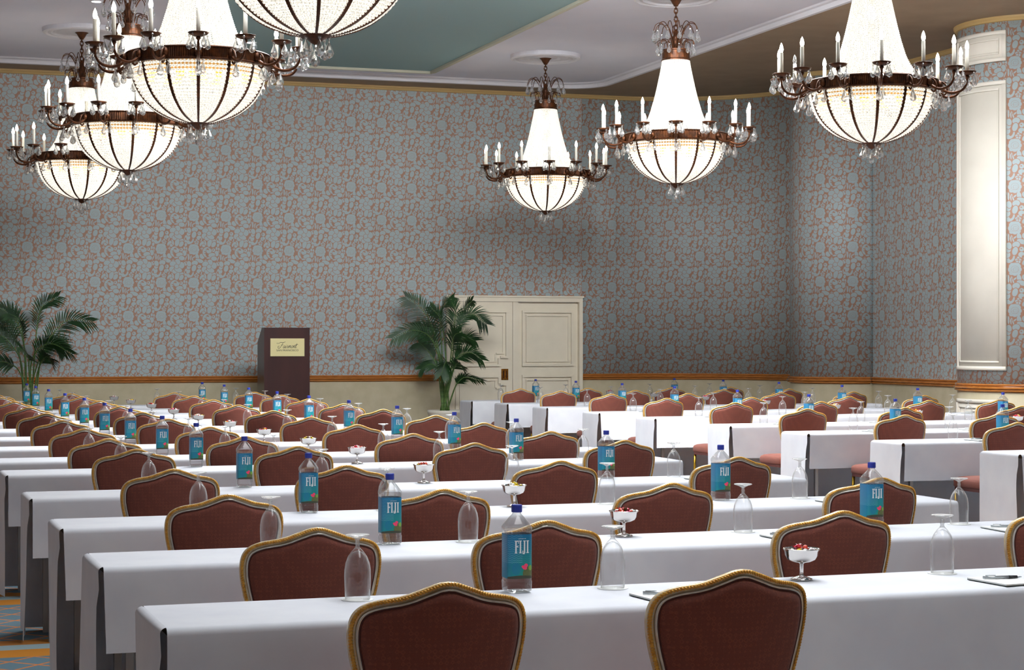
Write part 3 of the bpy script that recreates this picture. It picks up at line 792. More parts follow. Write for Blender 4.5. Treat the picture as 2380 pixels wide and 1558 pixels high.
def make_chair():
    t = thing('banquet_chair', 'banquet chair', 'chair')
    prof = [(-.0035, -.004), (-.003, -.0095), (-.0005, -.0112), (.0015, -.0095), (.004, -.0085), (.020, -.0085), (.020, .008), (.001, .009), (-.003, .007), (-.0035, .002)]
    m = MB(); sweep_outline(m, .007, prof); m.build('back_frame', M['champagne'], t, True)
    def rope(s):
        ph = PI*s/.0082
        return [((.0047*(1 + .30*math.cos(2*(2*PI*k/8 - ph))))*math.cos(2*PI*k/8), -.0112 + (.0047*(1 + .30*math.cos(2*(2*PI*k/8 - ph))))*math.sin(2*PI*k/8)) for k in range(8)]
    m = MB(); sweep_outline(m, .0095, rope, 900, True); m.build('rope_trim', M['rope'], t, True)
    m = MB(); sweep_outline(m, .0245, circ(.0036, 8, -.0115)); sweep_outline(m, .0245, circ(.0036, 8, .0115)); m.build('inner_rim', M['silver_rim'], t, True)
    # upholstered panel, padded: level rows across the outline
    half = [p for p in inset(right, -.0) ]
    rowz = [.452 + (HTOP - .030 - .452)*k/46 for k in range(47)]
    ins = [p for p in inset(outline, .0265)]
    rp = [p for p in ins if p.x >= -1e-6]
    def xat(z):
        best = 0.0
        for p, q in zip(rp, rp[1:]):
            if (p.z - z)*(q.z - z) <= 0 and abs(p.z - q.z) > 1e-9: best = max(best, p.x + (q.x - p.x)*(z - p.z)/(q.z - p.z))
        return best
    def ztop(x):
        x = abs(x); best = 0
        for p, q in zip(rp, rp[1:]):
            if (p.x - x)*(q.x - x) <= 0 and abs(p.x - q.x) > 1e-9: best = max(best, p.z + (q.z - p.z)*(x - p.x)/(q.x - p.x))
        return best
    NC = 28
    for sg, dep in ((-1, .017), (1, .03)):
        pass
    m = MB(); rows = {}
    rowz = [z for z in rowz if xat(z) > .004]
    for sg, dep in ((-1, .018), (1, .032)):
        base = len(m.v)
        for z in rowz:
            X = xat(z)
            for c in range(NC+1):
                x = -X*math.cos(PI*c/NC); d = min(X - abs(x), max(0, ztop(x) - z)*.9, (z - .452) + .004)
                e = min(1, d/.022); y = sg*(.004 + dep*(1 - (1-e)**2.2))
                m.v.append(tuple(bend(Vector((x, y, z)))))
        k = NC + 1
        for i in range(len(rowz)-1):
            for c in range(NC):
                f = (base+i*k+c, base+i*k+c+1, base+(i+1)*k+c+1, base+(i+1)*k+c)
                m.f.append(f if sg < 0 else tuple(reversed(f)))
    m.build('backrest', M['fabric'], t, True)
    m = MB(); sweep_outline(m, .0300, circ(.0024, 5, -.012)); m.build('piping', M['piping'], t, True)
    # seat
    def rr(wf, wb, y0, y1, n=8, rad=.06):
        pts = []
        for (cx, cy, a0) in ((wf-rad, y1-rad, 0), (-wf+rad, y1-rad, 90), (-wb+rad, y0+rad, 180), (wb-rad, y0+rad, 270)):
            for k in range(n+1):
                th = math.radians(a0 + 90*k/n); pts.append((cx + rad*math.cos(th), cy + rad*math.sin(th)))
        return pts
    m = MB(); rings = []
    for ins, z in ((.012, .395), (0, .405), (0, .445), (.008, .462), (.03, .474), (.08, .482), (.14, .485)):
        rings.append([(x*(1-ins/.23), .19 + (y-.19)*(1-ins/.22), z) for x, y in rr(.235, .205, -.03, .41)])
    m.rings(rings, True, True, True); m.build('seat', M['fabric'], t, True)
    m = MB(); m.rings([[(x*.97, .19+(y-.19)*.97, z) for x, y in rr(.235, .205, -.03, .41)] for z in (.372, .396)], True, True, True); m.build('seat_frame', M['piping'], t)
    for sx in (-1, 1):
        m = MB(); m.tube([(sx*.205, .375, .375), (sx*.208, .385, .2), (sx*.21, .39, 0)], [.014, .012, .011], 8); m.build('leg', M['chair_gold'], t, True)
        m = MB(); pe = bend(Vector((sx*.178, 0, .455)))
        m.tube([tuple(pe), (sx*.185, -.02, .38), (sx*.19, -.035, .2), (sx*.195, -.075, 0)], [.015, .014, .012, .011], 8); m.build('leg', M['chair_gold'], t, True)
    return t
chair0 = make_chair()

LROWS = [5.77, 7.27, 8.72, 10.33, 12.10, 13.35, 14.80, 16.30, 17.80, 19.40, 21.10, 22.60, 24.00]
RROWS = {5: 11.95, 6: 13.54, 7: 15.12, 8: 16.68, 9: 18.48, 10: 20.06, 11: 21.77, 12: 23.25, 13: 24.44}
LCH = {1: [1042, 1724], 2: [738, 1270, 1962, None], 3: [532, 1028, 1560, 2045], 4: [403, 806, 1303, 1715], 5: [317, 690, 1105, 1452], 6: [250, 570, 960, 1281], 7: [197, 489, 829, 1123],
       8: [147, 390, 724, 1012], 9: [106, 331, 634, 890], 10: [70, 280, 554, 800], 11: [33, 232, 495, 718], 12: [6, 190, 451, 655], 13: [None, 165, 405, 592]}
RCH = {6: [2365], 7: [2105, 2324], 8: [1877, 2104, 2374], 9: [1709, 1908, 2160, 2325], 10: [1549, 1747, 1973, 2148], 11: [1420, 1600, 1816, 1983], 12: [1304, 1477, 1682, 1835], 13: [1210, 1367, 1562, 1698]}
LSEAT = [1.40, 2.20, 3.34, 4.36]; RSEAT = [8.2, 9.2, 10.45, 11.4]
YPK = BUL_ + LEAN*(HTOP-.45)
def where(side, r, c, word):
    if side == 'L': return '%s row from the camera, left block, %s %s from the left' % (ORD[r], ORD[c], word)
    return '%s row from the camera, right block, %s %s from the left' % (ORD[r-4], ORD[c], word)
index_kids()
used = [False]
def place_chair(a, b, label):
    o = copy_tree(chair0) if used[0] else chair0
    used[0] = True
    o.location = (a, b, 0); o.rotation_euler = (0, 0, random.uniform(-.03, .03))
    o['label'] = label; o['group'] = 'banquet chairs behind the tables'
for r, lst in LCH.items():
    bl = LROWS[r-1] - 1.04 + YPK*.0
    for c, px in enumerate(lst):
        bpk = LROWS[r-1] - 1.11
        a = px_a(px, bpk) if px is not None else LSEAT[c]
        place_chair(a, bpk + YPK, 'maroon upholstered chair, ' + where('L', r, c+1, 'chair'))
for r, lst in RCH.items():
    for c, px in enumerate(lst):
        bpk = RROWS[r] - 1.11
        place_chair(px_a(px, bpk), bpk + YPK, 'maroon upholstered chair, ' + where('R', r, c+1, 'chair'))

# ------------------------------------------------------------------ tables and cloths
TZ, TD = .74, .46
def make_table(L):
    t = thing('folding_table', 'table', 'table')
    m = MB(); m.box(0.01, L-.01, -TD+.01, -.01, TZ-.03, TZ-.004); m.build('table_top', M['table'], t)
    for x in (.10, L-.10):
        for y in (-TD+.06, -.06):
            m = MB(); m.box(x-.014, x+.014, y-.014, y+.014, 0, TZ-.031); m.build('leg', M['steel'], t)
    return t
def cloth_mesh(L, seed):
    rnd = random.Random(seed)
    ph = [rnd.uniform(0, 6.28) for _ in range(8)]
    R = .022
    def drop(q, flare=0.0):
        if q < R*PI/2: return R*math.sin(q/R), R*(1-math.cos(q/R))
        d = q - R*PI/2
        return R + flare*d, R + d
    v, f = [], []
    def grid(fn, us, vs):
        n0 = len(v)
        for u in us:
            for w_ in vs: v.append(fn(u, w_))
        k = len(vs)
        for i in range(len(us)-1):
            for j in range(k-1): f.append((n0+i*k+j, n0+(i+1)*k+j, n0+(i+1)*k+j+1, n0+i*k+j+1))
    xs = [L*i/72 for i in range(73)]
    ys = [-TD, -TD*.75, -TD*.5, -TD*.25, 0]
    def arcq(q1, n): return [R*PI/2*k/5 for k in range(5)] + [R*PI/2 + (q1-R*PI/2)*k/n for k in range(n+1)]
    grid(lambda x, y: (x, y, TZ), xs, ys[::-1])
    nd = .315
    def near(x, q):
        o, d = drop(q, .04)
        k = max(0, d-.03)/nd
        wv = k*(.012*math.sin(2.1*x+ph[1]) + .007*math.sin(5.3*x+ph[2]) + .004*math.sin(11*x+ph[3]))
        xx = x + (k*.012*math.sin(ph[4]) if x < .5 else 0)
        return (xx, -TD - o - wv, TZ - d*(1 + .012*math.sin(1.3*x+ph[5])))
    grid(near, xs, arcq(nd, 9))
    def far(x, q):
        o, d = drop(q, .02); k = max(0, d-.03)/.7
        return (x, o + k*(.02*math.sin(3.3*x+ph[3]) + .012*math.sin(7.1*x+ph[2])), TZ - d)
    grid(far, rev(xs), arcq(TZ-.015+R*(PI/2-1), 8))
    for sgn, x0 in ((-1, 0), (1, L)):
        def end(y, q):
            o, d = drop(q, .004); k = max(0, d-.02)/.7
            t = -y/TD                                  # 1 at the near edge
            sway = k*(.030*math.sin(3.2*k*2+ph[6]) - .010) * t
            curl = t**3 * (.020*math.exp(-((d-.06)/.05)**2)) 
            bow = k*.016*math.sin(5*t+ph[7])
            return (x0 + sgn*(o + bow - curl*.5), y + sway + t*k*.02 + (1-t)*.02*min(1, d/.02), TZ - d)
        yy = [-TD*i/10 for i in range(11)]
        grid(end, yy if sgn > 0 else yy[::-1], arcq(TZ-.012+R*(PI/2-1), 12))
    me = bpy.data.meshes.new('tablecloth'); me.from_pydata(v, [], f); me.materials.append(M['cloth'])
    bm = bmesh.new(); bm.from_mesh(me); bmesh.ops.remove_doubles(bm, verts=bm.verts, dist=2e-4); bm.to_mesh(me); bm.free()
    me.polygons.foreach_set('use_smooth', [True]*len(me.polygons)); me.update()
    return me
LA0, LLEN = .785, 4.37
RA0, RLEN = 7.69, 4.52
lc = [cloth_mesh(LLEN, 11+k) for k in range(4)]; rc = [cloth_mesh(RLEN, 31+k) for k in range(4)]
rc_s = [cloth_mesh(4.20, 51), cloth_mesh(4.20, 52)]
tb = {}
def place_table(L, loc, label, group):
    if L not in tb:
        tb[L] = make_table(L); o = tb[L]; index_kids()
    else: o = copy_tree(tb[L])
    o.location = loc; o['label'] = label; o['group'] = group
for r, b in enumerate(LROWS, 1):
    o = obj('tablecloth', lc[r % 4]); o.location = (LA0, b, 0)
    tag(o, 'white cloth draped over the %s table row from the camera, left block' % ORD[r], 'tablecloth', 'white tablecloths')
    for k in range(2):
        place_table(LLEN/2, (LA0 + k*LLEN/2, b, 0), 'narrow table under the cloth of the left block\'s %s row, %s half' % (ORD[r], ('left', 'right')[k]), 'seminar tables')
for r, b in RROWS.items():
    short = r in (9, 10, 12, 13)
    o = obj('tablecloth', rc_s[r % 2] if short else rc[r % 4]); o.location = (RA0 - (.1 if r == 13 else 0), b, 0)
    tag(o, 'white cloth draped over the %s table row from the camera, right block' % ORD[r-4], 'tablecloth', 'white tablecloths')
    LL = 4.20 if short else RLEN
    for k in range(2):
        place_table(LL/2, (RA0 - (.1 if r == 13 else 0) + k*LL/2, b, 0), 'narrow table under the cloth of the right block\'s %s row, %s half' % (ORD[r-4], ('left', 'right')[k]), 'seminar tables')

# ------------------------------------------------------------------ tableware
def rsq(h, rad, n=4):
    pts = []
    for (cx, cy, a0) in ((h-rad, h-rad, 0), (-h+rad, h-rad, 90), (-h+rad, -h+rad, 180), (h-rad, -h+rad, 270)):
        for k in range(n+1):
            th = math.radians(a0 + 90*k/n); pts.append((cx + rad*math.cos(th), cy + rad*math.sin(th)))
    return pts
def make_bottle():
    t = thing('water_bottle', 'bottle', 'bottle')
    m = MB(); rings = []
    for h, rad, z in ((.020, .012, .006), (.034, .016, 0), (.0405, .015, .006), (.0415, .014, .034), (.0400, .014, .038), (.0400, .014, .042), (.0400, .014, .19), (.0415, .014, .196),
                      (.0415, .015, .207), (.036, .018, .218), (.024, .018, .236), (.0142, .0141, .248), (.0135, .0134, .254)):
        rings.append([(x, y, z) for x, y in rsq(h, rad)])
    m.rings(rings, True, True, True); m.build('bottle_body', M['pet'], t, True)
    m = MB(); n = 30; 
    m.rings([[(r*(1 + (.02 if j % 2 else 0))*math.cos(2*PI*j/n), r*(1 + (.02 if j % 2 else 0))*math.sin(2*PI*j/n), z) for j in range(n)] for r, z in ((.0165, .253), (.0170, .255), (.0170, .274), (.0155, .277))], True, True, True)
    m.build('screw_cap', M['cap'], t)
    # label wrapped round the body, u = metres from the middle of the front (-y) face
    pts = rsq(.0408, .0145, 4)
    k0 = min(range(len(pts)), key=lambda i: (pts[i][1] < 0, abs(pts[i][0]) , 0)[1] if pts[i][1] < 0 else 9)
    # start at the back face so the seam sits behind
    ring = [(0, .0408)] + [p for p in pts if p[1] > 0 and p[0] < 0] + [p for p in pts if p[1] <= 0 and p[0] < 0] + [p for p in pts if p[1] <= 0 and p[0] > 0] + [p for p in pts if p[1] > 0 and p[0] > 0] + [(0, .0408)]
    L = [0.0]
    for i in range(1, len(ring)): L.append(L[-1] + math.hypot(ring[i][0]-ring[i-1][0], ring[i][1]-ring[i-1][1]))
    vs, fs, uv = [], [], []
    for (x, y), s in zip(ring, L): vs += [(x, y, .0455), (x, y, .185)]
    for i in range(len(ring)-1):
        fs.append((2*i, 2*i+2, 2*i+3, 2*i+1)); u0, u1 = L[i]-L[-1]/2, L[i+1]-L[-1]/2
        uv += [(u0, 0), (u1, 0), (u1, 1), (u0, 1)]
    me = bpy.data.meshes.new('label'); me.from_pydata(vs, [], fs); ul = me.uv_layers.new(name='UVMap'); ul.data.foreach_set('uv', [c for q in uv for c in q])
    me.materials.append(M['label']); me.polygons.foreach_set('use_smooth', [True]*len(me.polygons)); me.update()
    lb = obj('label', me, t)
    # the lettering on the front: F I J I with slab serifs
    m = MB(); y0, y1 = -.0422, -.0408; zb, zt = .126, .166
    def bar(x0, x1, za, zc): m.box(x0, x1, y0, y1, za, zc)
    def stem(x, foot=True, head=True):
        bar(x-.0022, x+.0022, zb, zt)
        if head: bar(x-.0042, x+.0042, zt-.0022, zt)
        if foot: bar(x-.0042, x+.0042, zb, zb+.0022)
    stem(-.016); bar(-.016, -.0068, zt-.003, zt); bar(-.0085, -.0068, zt-.009, zt); bar(-.016, -.0088, .146, .149); bar(-.0100, -.0086, .1435, .1515)
    stem(-.0012); stem(.0125, foot=False); bar(.0076, .0130, zb-.003, zb+.0005); bar(.0058, .0082, zb-.002, zb+.008); stem(.0228)
    for q in range(6): bar(-.007 + q*.0042, -.0042 + q*.0042, .1712, .1722 + .0006*(q % 2))
    m.build('lettering', M['white_print'], lb, label='white block lettering reading FIJI')
    return t
def make_goblet():
    t = thing('water_goblet', 'goblet', 'glass'); n = 24
    def part(nm, prof, material):
        m = MB(); m.rings([[(r*math.cos(2*PI*j/n), r*math.sin(2*PI*j/n), z) for j in range(n)] for r, z in prof], True, True, True); m.build(nm, material, t, True)
    prof = [(.0385, 0), (.0400, .035), (.0412, .07), (.0408, .090), (.0375, .112), (.0300, .132), (.0185, .148), (.0090, .158)]
    inner = [(.0372, 0), (.0386, .035), (.0398, .07), (.0394, .090), (.0360, .111), (.0284, .130), (.017, .144), (.001, .151)]
    part('bowl', rev(inner) + prof, M['glass'])
    part('stem', [(.0090, .1582), (.0064, .163), (.0062, .167), (.0080, .172), (.0058, .178), (.0075, .1855)], M['glass_foot'])
    part('foot', [(.0075, .1858), (.020, .192), (.0365, .1965), (.0385, .199), (.0365, .2005), (.012, .2005), (.001, .2005)], M['glass_foot'])
    return t
def make_dish():
    m = MB()
    m.lathe([(.037, 0), (.036, .004), (.020, .010), (.008, .014), (.0065, .020), (.0065, .053), (.012, .057), (.034, .061), (.048, .069), (.055, .082), (.057, .096), (.062, .103), (.0615, .105), (.055, .098), (.052, .084), (.045, .073), (.032, .066), (.001, .063)], 28, cap0=True, cap1=True)
    return m.mesh('candy_dish', M['silver'], True)
def candy_mesh(k):
    m = MB(); rnd = random.Random(k)
    m.lathe([(.001, -.009), (.006, -.007), (.0088, 0), (.006, .007), (.001, .009)], 7)
    for s in (-1, 1):
        m.add([(s*.007, -.002, 0), (s*.017, -.008, .004), (s*.019, 0, -.003), (s*.017, .008, .003), (s*.007, .002, .001)], [(0, 1, 2), (0, 2, 4), (4, 2, 3)])
    return m
CANDY = []
for k, c in enumerate([(200, 40, 60), (236, 226, 226), (214, 186, 40), (232, 120, 150), (90, 60, 40), (210, 70, 50), (240, 240, 235)]):
    CANDY.append(candy_mesh(k).mesh('wrapped_candy', mat('candy_wrap_%d' % k, srgb(*c), 0.25)))
def make_pad():
    t = thing('notepad', 'notepad', 'notepad')
    m = MB(); m.box(-.07, .07, -.10, .10, 0, .0025); m.build('backing_card', M['pad_back'], t)
    m = MB(); m.box(-.07, .07, -.10, .10, .0026, .007); m.build('paper_sheets', M['paper_white'], t)
    return t
def make_pen():
    t = thing('ballpoint_pen', 'pen', 'pen')
    def cyl(x0, x1, r0, r1, material, nm):
        m = MB(); m.rings([[(x, r*math.cos(2*PI*j/10), r*math.sin(2*PI*j/10)) for j in range(10)] for x, r in ((x0, r0), (x1, r1))], True, True, True); m.build(nm, material, t, True)
    cyl(-.068, .02, .0050, .0056, M['pen_silver'], 'barrel'); cyl(.02, .05, .0060, .0050, M['black'], 'grip'); cyl(.05, .066, .0045, .0010, M['pen_silver'], 'tip')
    m = MB(); m.box(-.06, -.025, -.0015, .0015, .005, .0075); m.build('clip', M['pen_silver'], t)
    return t
bottle0, pad0, pen0 = make_bottle(), make_pad(), make_pen()
goblet0, DISH = make_goblet(), make_dish()
index_kids()
flags = {}
def put(proto, loc, rz, label, group):
    o = copy_tree(proto) if flags.get(proto.name) else proto
    flags[proto.name] = True
    o.location = loc; o.rotation_euler = (0, 0, rz); o['label'] = label; o['group'] = group
    return o
LBOT = {1: [1201], 2: [906, 2026], 3: [717, 1675], 4: [568, 1409], 5: [456, 1200], 6: [377, 1056], 7: [303, 923], 8: [243, 811], 9: [196, 718], 10: [151, 644], 11: [113, 578], 12: [83, 521], 13: [62, 470]}
RBOT = {6: [2330], 7: [2081], 8: [1880, 2331], 9: [1714, 2133], 10: [1567.6, 1957], 11: [1446, 1810.5], 12: [1338.6, 1681], 13: [1245, 1567.6]}
LGL = {1: [831, 1424, 2190], 2: [629, 1088, 1727, 2229], 3: [461, 899, 1411, 1859], 4: [346, 747, 1190, 1566], 5: [281, 636, 1021, 1355], 6: [207, 523, 891, 1188], 7: [158, 438, 772, 1046], 8: [126, 355, 667.6, 945.6],
       9: [87, 294, 575, 833], 10: [47, 254, 519.5, 744], 11: [15, 200, 468, 668], 12: [168, 414.5, 616], 13: [139, 365, 548]}
RGL = {6: [2215], 7: [1983, 2206], 8: [1775, 2001, 2250.6], 9: [1624, 1818.7, 2063.5, 2214], 10: [1471.6, 1658, 1870, 2042], 11: [1364.5, 1535, 1739.5, 1888], 12: [1256, 1420, 1615, 1766], 13: [1164, 1315, 1510.5, 1649]}
LDI = [1863, 1450, 1195, 985, 830, 717, 614, 535, 461, 404, 352, 304, 265]
RDI = {7: 2364, 8: 2131, 9: 1942, 10: 1780, 11: 1638.6, 12: 1520, 13: 1417}
Z1 = TZ + .002
def lr(r, side): return LROWS[r-1] if side == 'L' else RROWS[r]
for side, tab in (('L', LBOT), ('R', RBOT)):
    for r, lst in tab.items():
        for c, px in enumerate(lst):
            b = lr(r, side) - .065
            if len(lst) > 1: cw = ('left', 'right')[c]
            else: cw = 'only'
            lab = 'blue-capped water bottle, %s row from the camera, %s block, %s of that row\'s two' % (ORD[r if side == 'L' else r-4], 'left' if side == 'L' else 'right', cw)
            if len(lst) == 1: lab = 'blue-capped water bottle, %s row from the camera, %s block' % (ORD[r if side == 'L' else r-4], 'left' if side == 'L' else 'right')
            put(bottle0, (px_a(px, b), b, Z1), random.uniform(-.06, .06), lab, 'water bottles on the tables')
for side, tab in (('L', LGL), ('R', RGL)):
    for r, lst in tab.items():
        for c, px in enumerate(lst):
            b = lr(r, side) - .08
            put(goblet0, (px_a(px, b), b, Z1), 0, 'upturned glass goblet, ' + where(side, r, c+1, 'goblet'), 'upturned goblets on the tables')
m = MB(); m.lathe([(.0, 0), (.05, 0), (.05, .0012), (.0, .0012)], 28, cap0=False, cap1=False); COAST = m.mesh('paper_coaster', M['paper_white'])
for r in (1, 2, 3):
    for c, px in enumerate(LGL[r]):
        b = lr(r, 'L') - .08
        o = obj('paper_coaster', COAST); o.location = (px_a(px, b), b, TZ + .0006)
        tag(o, 'round white paper coaster, ' + where('L', r, c+1, 'coaster'), 'coaster', 'paper coasters under the goblets')
for side, items in (('L', list(enumerate(LDI, 1))), ('R', list(RDI.items()))):
    for r, px in items:
        b = lr(r, side) - .09; a = px_a(px, b)
        o = obj('candy_dish', DISH); o.location = (a, b, Z1)
        rn = ORD[r if side == 'L' else r-4]; sd = 'left' if side == 'L' else 'right'
        tag(o, 'silver footed candy dish, %s row from the camera, %s block' % (rn, sd), 'dish', 'silver candy dishes')
        rnd = random.Random(r*7 + (side == 'R')*100)
        for k in range(13):
            ring = 0 if k < 8 else 1
            rad = (.034 if ring == 0 else .016); th = 2*PI*k/8 + rnd.uniform(-.2, .2) if ring == 0 else 2*PI*(k-8)/5 + rnd.uniform(-.3, .3)
            ci = rnd.choice((0, 0, 1, 2, 3, 3, 4, 5, 6)) if r % 3 else rnd.choice((1, 2, 2, 6, 5, 4))
            cw = ('crimson', 'pale pink', 'yellow', 'rose pink', 'brown', 'orange-red', 'white')[ci]
            cd = obj('wrapped_candy', CANDY[ci])
            cd.location = (a + rad*math.cos(th), b + rad*math.sin(th), Z1 + (.099 if ring == 0 else .108) + rnd.uniform(-.003, .003))
            cd.rotation_euler = (rnd.uniform(-.5, .5), rnd.uniform(-.5, .5), rnd.uniform(0, 6.28))
            tag(cd, '%s foil-wrapped candy in the silver dish, %s row, %s block' % (cw, rn, sd), 'candy', 'wrapped candies in the %s-block %s-row dish' % (sd, rn))
for side, rows in (('L', (1, 2, 3, 4, 5)), ('R', (6, 7, 8, 9, 10))):
    for r in rows:
        tab = LGL if side == 'L' else RGL
        for c, px in enumerate(tab[r]):
            bg = lr(r, side) - .08; a = px_a(px, bg) + .06 + .0; b = lr(r, side) - .36
            put(pad0, (a, b, Z1), random.uniform(-.12, .12), 'white notepad, ' + where(side, r, c+1, 'notepad'), 'notepads on the tables')
            put(pen0, (a + .01, b + .02, Z1 + .0135), -.16 + random.uniform(-.2, .2), 'silver pen, ' + where(side, r, c+1, 'pen'), 'pens on the notepads')

# ------------------------------------------------------------------ lectern
LB = 25.0
la0, la1 = px_a(614, LB), px_a(720, LB)
lt = EYE + (HY - 762) * 25.6 / F
lroot = thing('lectern', 'tall dark mahogany lectern with a cream name plate', 'lectern', (la0, LB, 0))
W = la1 - la0; DP = .46
m = MB()
side = [(0, 0), (DP, 0), (DP, lt-.20), (.16, lt), (0, lt)]
m.add([(0, y, z) for y, z in side] + [(.03, y, z) for y, z in side], [(4, 3, 2, 1, 0), (5, 6, 7, 8, 9)] + [(i, (i+1) % 5, 5+(i+1) % 5, 5+i) for i in range(5)]); m.build('side_panel', M['lectern'], lroot)
m = MB()
m.add([(W-.03, y, z) for y, z in side] + [(W, y, z) for y, z in side], [(4, 3, 2, 1, 0), (5, 6, 7, 8, 9)] + [(i, (i+1) % 5, 5+(i+1) % 5, 5+i) for i in range(5)]); m.build('side_panel', M['lectern'], lroot)
m = MB(); m.box(.0301, W-.0301, 0, .03, 0, lt-.001); m.build('front_panel', M['lectern'], lroot)
m = MB(); m.add([(.0301, .16, lt-.025), (W-.0301, .16, lt-.025), (W-.0301, DP, lt-.225), (.0301, DP, lt-.225), (.0301, .16, lt-.005), (W-.0301, .16, lt-.005), (W-.0301, DP, lt-.205), (.0301, DP, lt-.205)],
                [(3, 2, 1, 0), (4, 5, 6, 7), (0, 1, 5, 4), (1, 2, 6, 5), (2, 3, 7, 6), (3, 0, 4, 7)]); m.build('reading_top', M['lectern'], lroot)
m = MB(); m.box(.0301, W-.0301, .0301, .16, lt-.03, lt-.005); m.build('top_shelf', M['lectern'], lroot)
kx = W/106.0; kz = 25.0/F
sx0, sx1 = (628-614)*kx, (707-614)*kx; sz0, sz1 = EYE + (HY-828)*25.6/F, EYE + (HY-787)*25.6/F
m = MB(); m.box(sx0, sx1, -.012, .001, sz0, sz1); sg = m.build('name_plate', M['sign'], lroot, label='cream name plate reading Fairmont San Francisco')
def text(body, size, x, z, shear=0.0, xs=1.0):
    cu = bpy.data.curves.new('lettering', 'FONT'); cu.body = body; cu.size = size; cu.shear = shear; cu.align_x = 'CENTER'; cu.extrude = .0006
    cu.materials.append(M['ink'])
    tmp = bpy.data.objects.new('tmp_text', cu); C.objects.link(tmp)
    bpy.context.view_layer.update()
    me = bpy.data.meshes.new_from_object(tmp.evaluated_get(bpy.context.evaluated_depsgraph_get()))
    bpy.data.objects.remove(tmp)
    o = bpy.data.objects.new('lettering', me); C.objects.link(o); o.parent = sg
    o.location = (x, -.0135, z); o.rotation_euler = (PI/2, 0, 0); o.scale = (xs, 1, 1)
    return o
sm = (sx0+sx1)/2; hh = sz1 - sz0
STROKES = {'F': ([[(1.35, 2.35), (1.05, 1.3), (.75, .35), (.25, -.12), (-.25, .1), (-.35, .6), (.0, .85), (.25, .55)], [(-.3, 1.75), (-.05, 2.2), (.4, 2.35), (1.0, 2.2), (1.7, 2.35), (2.2, 2.65)], [(.7, 1.2), (1.1, 1.25), (1.6, 1.4)]], 1.75),
    'a': ([[(.8, .85), (.5, 1), (.15, .7), (.1, .3), (.35, 0), (.65, .35), (.8, .9), (.72, .3), (.88, 0), (1.1, .2)]], 1.05),
    'i': ([[(.0, .2), (.22, .95), (.15, .3), (.3, 0), (.5, .2)], [(.30, 1.35), (.34, 1.45)]], .5),
    'r': ([[(.0, .2), (.2, .95), (.28, .85), (.52, .8), (.45, .3), (.55, 0), (.8, .25)]], .78),
    'm': ([[(.0, .3), (.18, .95), (.12, .0)], [(.14, .5), (.45, 1), (.52, .6), (.46, 0)], [(.5, .5), (.8, 1), (.9, .6), (.85, .05), (1.1, .2)]], 1.1),
    'o': ([[(.5, 1), (.15, .7), (.1, .3), (.4, 0), (.7, .3), (.7, .7), (.5, 1), (.75, .85), (.95, .9)]], .92),
    'n': ([[(.0, .3), (.18, .95), (.12, .0)], [(.14, .5), (.45, 1), (.55, .6), (.5, .05), (.75, .2)]], .75),
    't': ([[(.0, .2), (.45, 1.9), (.25, .4), (.4, 0), (.7, .3)], [(-.5, 1.25), (.2, 1.3), (1.0, 1.5)]], .7)}
def script(word, u, x, z, slant=.28):
    """a flowing hand, each letter a ribbon of ink"""
    wid = sum(STROKES[c][1] for c in word)*u; cx = x - wid/2
    for c in word:
        m = MB()
        for st in STROKES[c][0]:
            pts = smooth_curve([(px_, py_, 0) for px_, py_ in st], 6)
            q = [(cx + (p.x + slant*p.y)*u, -.0135, z + p.y*u) for p in pts]
            m.tube(q, [.0014 + .0014*abs(math.sin(3*k/len(q))) for k in range(len(q))], 4)
        o = m.build('lettering', M['ink'], sg)
        cx += STROKES[c][1]*u
script('Fairmont', hh*.135, sm+.0, sz0+hh*.46)
text('THE', hh*.07, sm-.135, sz0+hh*.70)
text('SAN FRANCISCO', hh*.15, sm, sz0+hh*.28, 0, 1.1)

